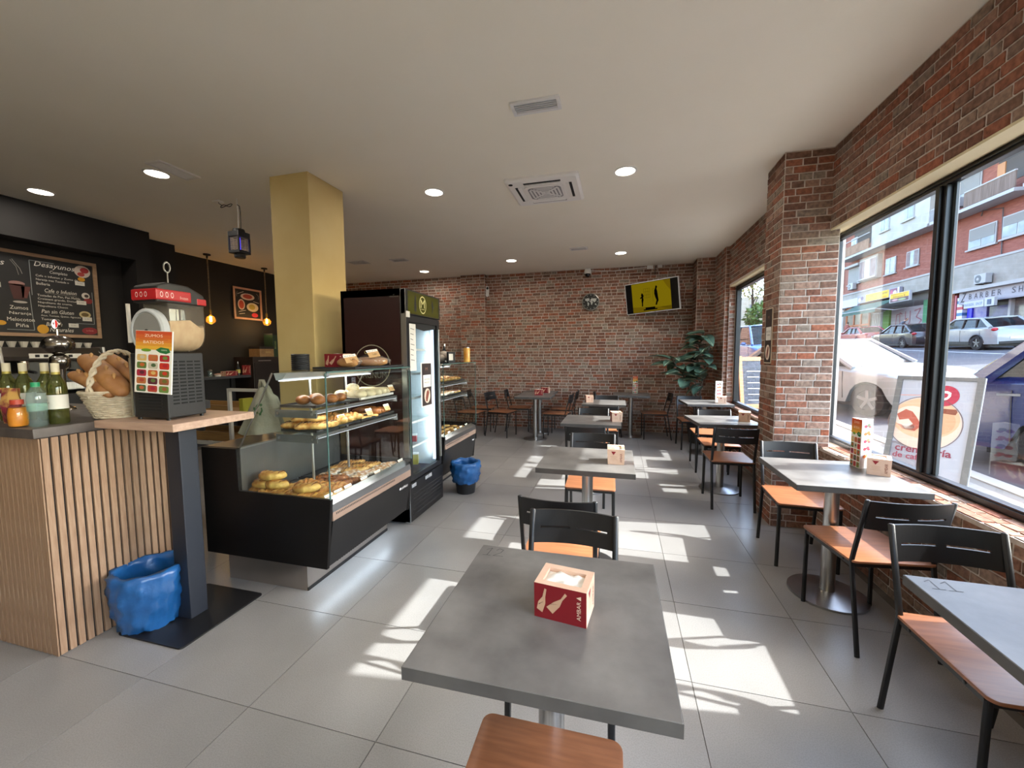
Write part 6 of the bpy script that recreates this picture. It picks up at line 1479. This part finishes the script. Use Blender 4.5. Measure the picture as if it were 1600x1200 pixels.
fbox('balcony_screen', 29, 32.4, 10.45, 11.33, -1.08, -1.02, M_bal); fbox('balcony_screen', 42.3, 47.0, 10.45, 11.3, -1.08, -1.02, M_balb); fbox('balcony_rail', 42.3, 47.0, 11.75, 11.82, -1.08, -1.02, M_slabw)
fbox('balcony_rail', 29, 32.4, 11.33, 11.40, -1.1, -1.0, M_slabw); fbox('balcony_recess', 42.4, 46.8, 11.3, 13.3, -.02, .02, mat('recess_dark', '#4a4440', rough=.9)); fbox('balcony_recess', 29, 31.6, 11.3, 13.3, -.03, .02, MATS['recess_dark']); fbox('wood_door', 31.1, 31.6, 11.3, 12.6, -.08, -.03, mat('orange_wood', '#a86f3f', rough=.6))
for k in range(26): fbox('baluster', 32.75+.1*k, 32.78+.1*k, 10.42, 11.2, -1.06, -1.03, M_wf2)
fbox('balcony_rail', 32.7, 35.2, 11.2, 11.26, -1.07, -1.02, M_wf2)
def fwin(y0, y1, z0, z1, x=-.02, panes=2, shutter=0, curtain=False):
    w = fbox('window', y0, y1, z0, z1, x-.06, x, M_wf2)
    n = panes; b = .07; ww = (y1-y0-b*(n+1))/n
    for k in range(n):
        a = y0+b+k*(ww+b)
        MB().box(x-.075, x-.055, a-30, a+ww-30, z0+b, z1-b-(z1-z0)*shutter).build('pane', M_curt if curtain and k % 2 == 0 else M_wg, w)
    if shutter: MB().box(x-.085, x-.06, y0+b-30, y1-b-30, z1-b-(z1-z0)*shutter, z1-b).build('shutter', M_shut, w)
    fbox('window_sill', y0-.12, y1+.12, z0-.09, z0, x-.14, x, M_slabw)
fwin(39.9,41.0,11.35,12.6,-.9,2,.12); fwin(37.1,38.3,11.4,12.7,-.9); fwin(40.4,41.7,7.95,9.28); fwin(37.8,39.15,8.05,9.25,panes=3,curtain=True); fwin(42.4,44.9,8.08,9.75,-.35,3,0,True); fwin(45.1,47.4,8.0,9.5,-.02,1,.98)
fbox('bay_wall', 42.3, 45.0, 7.9, 9.95, -.35, 0, M_fg); fbox('awning_box', 45.0, 47.5, 9.55, 9.75, -.5, 0, M_slabw); fwin(46.2,47.2,11.0,12.4,-.02,2,.1)
fwin(32.7,34.9,11.66,13.2,-.02,2,.86); fwin(31.35,33.3,7.98,9.28,-.02,2,.55); fwin(29.0,30.95,8.05,9.35,-.02,2,.4); fwin(25,27,8,9.3); fwin(21,23,8,9.3); fwin(48.6,50.2,8,9.3); fwin(48.6,50.2,11,12.4); fwin(53,55,8,9.3); fwin(53,55,11,12.4)
for y in (48.3, 50.4): fbox('oval_trim', y, y+.08, 7.6, 13, -.12, -.02, M_wf2)
def ac_unit(y, z, x=-.45, par=ap):
    a = MB().box(x, x+.33, y-.42-30, y+.42-30, z, z+.58).build('air_conditioner_unit', M_wf2, ap, bevel=.03)
    MB().lathe([(.001,-.012),(.22,-.012),(.24,0)][::-1], c=(x,y+.12-30,z+.29), n=20, ax='x').build('fan_guard', mat('fan_grey', '#5d6062', rough=.6), a)
    MB().lathe([(.09,-.018),(.001,-.02)], c=(x,y+.12-30,z+.29), n=14, ax='x').build('fan_hub', M_wf2, a)
    MB().box(x,x+.45,y-.3-30,y-.26-30,z-.06,z).box(x,x+.45,y+.26-30,y+.3-30,z-.06,z).build('bracket', M_darksh, a)
ac_unit(33.4, 10.75, -.95); ac_unit(31.7, 5.62); ac_unit(46.2, 7.45)
MB().tube([(-.06,2.5,9.9),(-.08,2.4,10.2),(-.08,1.0,9.9),(-.06,.95,8.2),(-.06,.9,7.2)], .03, n=5).build('facade_cable', M_darksh, ap)
MB().tube([(-.05,5.1,15.3),(-.05,5.1,5.5)], .06, n=6).build('drain_pipe', M_fg, ap)
# greengrocer
sg = fbox('greengrocer_sign', 39.4, 45.2, 5.95, 6.65, -.25, -.02, mat('sign_lilac', '#8a8a98', rough=.5))
d = Decal((-.252, 45.2-30, 5.97), -Ym, Zm, 5.8, .66, .01)
d.rect(.22,.02,.78,.98,'#dcae26').poly([(.0,.1),(.2,.1),(.2,.9),(.0,.9)], '#8d879c').rect(.80,.05,.96,.95,'#7a4a5c').rect(.965,0,1,1,'#d3d8e2').up().ell(.06,.4,.04,.3,'#c9c4cf').ell(.13,.6,.04,.25,'#5a4a66').ell(.84,.5,.03,.3,'#b5506a').ell(.91,.4,.04,.3,'#d3c9d0')
d.text('Frutas y Verduras', .25,.45,.5,.42,'#2f4a36',.2).text('Almansa 8', .30,.10,.22,.28,'#2f4a36').text('alimentacion', .55,.12,.18,.2,'#b35a2a'); d.build('sign_print', sg)
s2 = fbox('hanging_sign', 37.05, 39.35, 5.32, 6.05, -.9, -.75, mat('sign_white', '#a9acaf', rough=.5))
d = Decal((-.902, 39.35-30, 5.34), -Ym, Zm, 2.3, .7, .01); d.rect(.05,.45,.97,.97,'#dcae26').rect(.05,.03,.97,.45,'#5a3f46').up().text('Frutas y Verduras', .1,.76,.8,.17,'#2f3a30').text('Almansa 8', .18,.50,.62,.19,'#2f3a30').ell(.3,.25,.15,.12,'#b58a8a').ell(.65,.22,.2,.12,'#8a9a6a'); d.build('sign_print', s2)
fbox('sign_fascia', 45.3, 50.5, 5.8, 6.55, -.2, -.02, mat('sign_pale', '#b5b3c4', rough=.5))
MB().add([(-.3,15.3,5.75),(-.3,9.6,5.75),(-1.7,9.6,5.0),(-1.7,15.3,5.0),(-1.72,15.3,4.72),(-1.72,9.6,4.72),(-.3,15.3,5.70),(-.3,9.6,5.70)], [(0,1,2,3),(3,2,5,4),(7,6,3,2),(0,3,6),(1,7,2)]).build('shop_awning', mat('green_awning', '#1f4a40', '#2a574c', scale=1, rough=.8), ap)
MB().tube([(-1.7,15.4,5.0),(-1.7,9.5,5.0)], .04, n=6).build('awning_bar', M_wf2, ap)
for y in (9.7,12.3): MB().tube([(-1.68,y,5.0),(-.9,y-1.0,4.75),(-.05,y-.9,4.9)], .03, n=5).build('awning_arm', M_wf2, ap)
g = fbox('graffiti_shutter', 37.4, 41.4, 1.5, 5.0, .4, .6, mat('grey_shutter', '#837c7e', '#8f888a', scale=1, rough=.7, bump=.8, bscale=3, stretch=(.1,.1,10)))
d = Decal((.395, 41.3-30, 2.2), -Ym, Zm, 3.8, 2.7, .01); R_c = '#7d4650'
d.line([(.14,.45),(.16,.85),(.24,.86)], .09, R_c).line([(.28,.45),(.26,.9),(.34,.85)], .09, R_c).line([(.44,.92),(.44,.55),(.52,.48),(.58,.6),(.58,.92)], .10, R_c).line([(.70,.9),(.88,.95),(.76,.72),(.92,.62),(.80,.45),(.70,.5)], .09, R_c).line([(.72,.3),(.95,.3)], .12, '#8f4a40'); d.build('graffiti', g)
fbox('green_post', 37.0, 37.4, 1.4, 5.3, .2, .6, mat('green_paint', '#2a7048', rough=.6)); fbox('green_panel', 41.5, 42.3, 1.5, 5.0, .3, .6, mat('lime_panel', '#4f7a26', rough=.6)); fbox('shop_window', 42.4, 44.0, 1.5, 4.9, .35, .6, mat('cool_shop_glass', '#6a7d80', '#9aa8a8', scale=1.4, rough=.2))
for k in range(6): fbox('window_bar', 42.5+.25*k, 42.56+.25*k, 1.6, 4.8, .3, .35, M_wf2)
M_or = mat('orange_frame', '#b0602f', rough=.6)
fbox('orange_shopfront', 44.1, 48.0, 1.5, 5.8, .3, .6, mat('shop_glass_beige', '#6d6455', '#8f856f', scale=1.2, rough=.3))
for y in (44.1,45.4,46.6,47.9): fbox('orange_post', y, y+.14, 1.5, 5.8, .2, .3, M_or)
for z in (3.9,5.6): fbox('orange_rail', 44.1, 48.0, z, z+.16, .2, .3, M_or)
fbox('white_pillar', 48.1, 49.0, 1.2, 5.7, .0, .6, M_fw)
# barber shop
bf = fbox('barber_fascia', 26.5, 33.6, 4.5, 5.33, -.15, .0, mat('fascia_grey', '#918e96', rough=.5))
d = Decal((-.152, 33.55-30, 4.52), -Ym, Zm, 7.0, .8, .01); BK = '#3a3540'
for k, ch in enumerate('BARBER SHOP'):
    if ch != ' ': d.text(ch, .105+.058*k+(.012 if k > 6 else 0), .32, .034 if ch != 'B' else .028, .42, BK)
d.text('Z', .02,.15,.05,.75,BK,.3).line([(.01,.1),(.08,.95)], .03, BK).line([(.1,.05),(.98,.05)], .02, '#8a8790'); d.build('sign_print', bf)
sf = fbox('barber_sign', 31.05, 32.5, 4.16, 4.58, -.6, -.45, mat('sign_white', '#d0d3d6')); d = Decal((-.602,32.5-30,4.17), -Ym, Zm, 1.45, .4, .01)
for k, ch in enumerate('BARBER SHOP'):
    if ch != ' ': d.text(ch, .05+.083*k, .3, .05, .42, '#4a6a8a')
d.build('sign_print', sf); fbox('barber_badge', 30.35, 31.0, 4.15, 4.65, -.6, -.45, MATS['sign_white']); fbox('badge_mark', 30.55, 30.8, 4.25, 4.55, -.62, -.6, mat('badge_blue', '#3a4a6a'))
fbox('barber_window', 29.2, 30.3, 1.5, 4.5, .3, .6, mat('barber_glass', '#55504e', '#7a7470', scale=1.6, rough=.2)); fbox('barber_door', 30.6, 31.9, 1.5, 4.2, .3, .6, mat('dark_door', '#2f2c3a', '#4a4a7a', scale=1.2, rough=.3)); fbox('barber_poster', 32.1, 33.1, 1.5, 4.4, .3, .6, mat('violet_poster', '#4a4a9a', '#8f86a8', scale=1.6, rough=.4)); fbox('barber_blue_panel', 33.05, 33.4, 1.5, 4.3, .2, .6, mat('blue_panel', '#2a2ad0', rough=.4)); fbox('white_column', 30.25, 30.4, 1.4, 4.5, .1, .6, M_wf2)  # the narrow blue box is a plain panel that gives no light
for k in range(12): fbox('pole_stripe', 33.5, 33.95, 2.6+.2*k, 2.8+.2*k, .0, .6, mat(*[('stripe_red','#b03a44'),('stripe_white','#c9ced2'),('stripe_blue','#3a6a92'),('stripe_white','#c9ced2')][k % 4]))
fbox('red_post', 34.0, 34.15, 1.4, 5.2, -.02, .6, mat('red_post', '#a34a58')); fbox('awning_scallop', 20, 34.0, 5.28, 5.36, -.4, -.33, M_slabw)

# pale building and trees at the end of the street
pb = thing('pale_building', 'pale apartment block at the end of the street through the far window', 'building', (8, 66, 0))
M_pb = mat('pale_facade', '#c9b9a0', '#d9cdb8', scale=.6, rough=.9)
MB().box(-4, 14, 0, 10, 0, 9.5).build('wall', M_pb, pb)
for i in range(6):
    for k in range(2):
        w = MB().box(-3.0+2.7*i, -1.8+2.7*i, -.06, 0, 4.2+2.7*k, 5.7+2.7*k).build('window', M_wf2, pb); MB().box(-2.9+2.7*i, -1.9+2.7*i, -.08, -.05, 4.3+2.7*k, 5.6+2.7*k).build('pane', M_wg, w)
        MB().box(-3.2+2.7*i, -1.6+2.7*i, -.7, 0, 3.95+2.7*k, 4.1+2.7*k).build('balcony', M_slabw, pb)
def tree(x, y, h, r, lb, c1, c2, seed):
    t = thing('street_tree', lb, 'tree', (x, y, gz(x,y)), 0, 'trees at the end of the street'); rn = random.Random(seed)
    MB().tube([(0,0,-.2),(.1,0,h*.4),(0,.1,h*.75)], [.16,.12,.06], n=7).build('trunk', M_twig, t, smooth=True)
    for k in range(4): a = k*1.7+seed; MB().tube([(0,0,h*(.35+.08*k)),(r*.6*math.cos(a),r*.6*math.sin(a),h*(.6+.1*k))], [.06,.02], n=5).build('branch', M_twig, t)
    mb = MB()
    for k in range(900):
        a = rn.uniform(0,2*PI); b = math.acos(rn.uniform(-1,1)); q = rn.uniform(.45,1)**.6
        c = Vector((r*q*math.sin(b)*math.cos(a), r*q*math.sin(b)*math.sin(a), h*.72+r*.85*q*math.cos(b))); s = rn.uniform(.10,.22)
        u = Vector((rn.uniform(-1,1),rn.uniform(-1,1),rn.uniform(-1,1))).normalized(); v = u.cross(Vector((rn.uniform(-1,1),rn.uniform(-1,1),rn.uniform(-1,1)))).normalized()
        mb.add([c-u*s, c-v*s*.5, c+u*s, c+v*s*.5], [(0,1,2,3)])
    tag(mb.build('foliage', mat('leaves_'+c1.lstrip('#'), c1, c2, scale=1.5, rough=.8), t), kind='stuff')
tree(9.4, 30, 3.4, 1.3, 'round green street tree beside the pale building', '#4d6a3a', '#6d8a4c', 2)
tree(12.5, 44, 9.5, 2.6, 'tall sparse yellowish tree before the pale building', '#8a8a4a', '#c0b070', 5)
tree(6.6, 47, 9.0, 2.0, 'slim yellowish tree left of the tall sparse one', '#8f8a50', '#b5a86a', 9)

# ---------------------------------------------------------------- people across the street
def person(x, y, rz, lb, shirt, trousers, lean=.15, hair='#2a2220'):
    t = thing('person', lb, 'person', (x, y, gz(x,y)+.05), rz)
    J = [((0,0,.95),.14),((0,-.01,1.15),.13),((0,-.03-lean*.4,1.38),.15),((0,-.04-lean*.7,1.50),.06),((0,-.06-lean,1.62),.095),((0,-.07-lean,1.73),.075),
         ((.10,0,.88),.09),((.11,-.03,.48),.065),((.11,.02,.09),.05),((.12,-.12,.04),.04), ((-.10,0,.88),.09),((-.12,.05,.48),.065),((-.12,.08,.09),.05),((-.13,-.06,.04),.04),
         ((.19,-.03-lean*.4,1.36),.06),((.26,-.08-lean*.3,1.10),.045),((.22,-.26-lean*.3,.98),.035),((.21,-.34-lean*.3,.96),.03), ((-.19,-.03-lean*.4,1.36),.06),((-.26,-.05-lean*.3,1.10),.045),((-.23,-.22-lean*.3,.95),.035),((-.22,-.30-lean*.3,.92),.03)]
    E = [(0,1),(1,2),(2,3),(3,4),(4,5),(0,6),(6,7),(7,8),(8,9),(0,10),(10,11),(11,12),(12,13),(2,14),(14,15),(15,16),(16,17),(2,18),(18,19),(19,20),(20,21)]
    me = bpy.data.meshes.new('body'); me.from_pydata([j[0] for j in J], E, []); o = bpy.data.objects.new('body', me); COL.objects.link(o)
    sk = o.modifiers.new('skin', 'SKIN'); o.modifiers.new('sub', 'SUBSURF').levels = 1
    for v, j in zip(me.skin_vertices[0].data, J): v.radius = (j[1], j[1])
    me.skin_vertices[0].data[0].use_root = True
    dg = bpy.context.evaluated_depsgraph_get(); nm = bpy.data.meshes.new_from_object(o.evaluated_get(dg)); bpy.data.objects.remove(o)
    for m in (mat('skin_tone', '#b98a6e', rough=.6), mat('shirt_'+shirt.lstrip('#'), shirt, rough=.8), mat('trousers_'+trousers.lstrip('#'), trousers, rough=.8), mat('hair_'+hair.lstrip('#'), hair, rough=.7)): nm.materials.append(m)
    for p in nm.polygons:
        c = p.center; p.use_smooth = True
        p.material_index = 3 if c.z > 1.70 or (c.z > 1.56 and c.y > -.05-lean) else 0 if c.z > 1.49 or (abs(c.x) > .17 and c.z < 1.15 and c.z > .8) else 1 if c.z > .95 else 2
    b = bpy.data.objects.new('body', nm); COL.objects.link(b); b.parent = t
    return t
person(20.4, 36.7, .8, 'person in a grey shirt leaning forward behind the dark parked car', '#5a616c', '#2d3038', .35)
person(20.6, 44.4, 2.0, 'person in a dark red top by the orange shopfront', '#8a4038', '#2f3542', .1)
# the storeys above and the neighbours on this side of the street (mirrored in car glass, shading the footway)
ow = MB().box(-9, 1.93, -25, 34, 3.34, 13.5).box(-9, 1.86, 8.05, 34, -.6, 3.34).box(-9, 1.86, -25, -3.0, -.6, 3.34)
wall_outer = tag(ow.build('wall_outer', mat('own_facade', '#8f6a5a', '#9d7868', scale=2, rough=.9)), 'brick storeys above the cafe facing the street', None, None, 'structure')
for fl in range(3):
    for k in range(14):
        y = -22+4*k; z = 4.6+3.0*fl
        w = MB().box(1.93, 1.99, y, y+1.5, z, z+1.4).build('window', M_wf2, wall_outer); MB().box(1.985, 2.0, y+.08, y+1.42, z+.08, z+1.32).build('pane', M_wg, w)
    MB().box(1.93, 2.75, -25, 34, 4.3+3.0*fl-.18, 4.3+3.0*fl-.05).build('balcony_slab', M_slabw, wall_outer) if fl else None
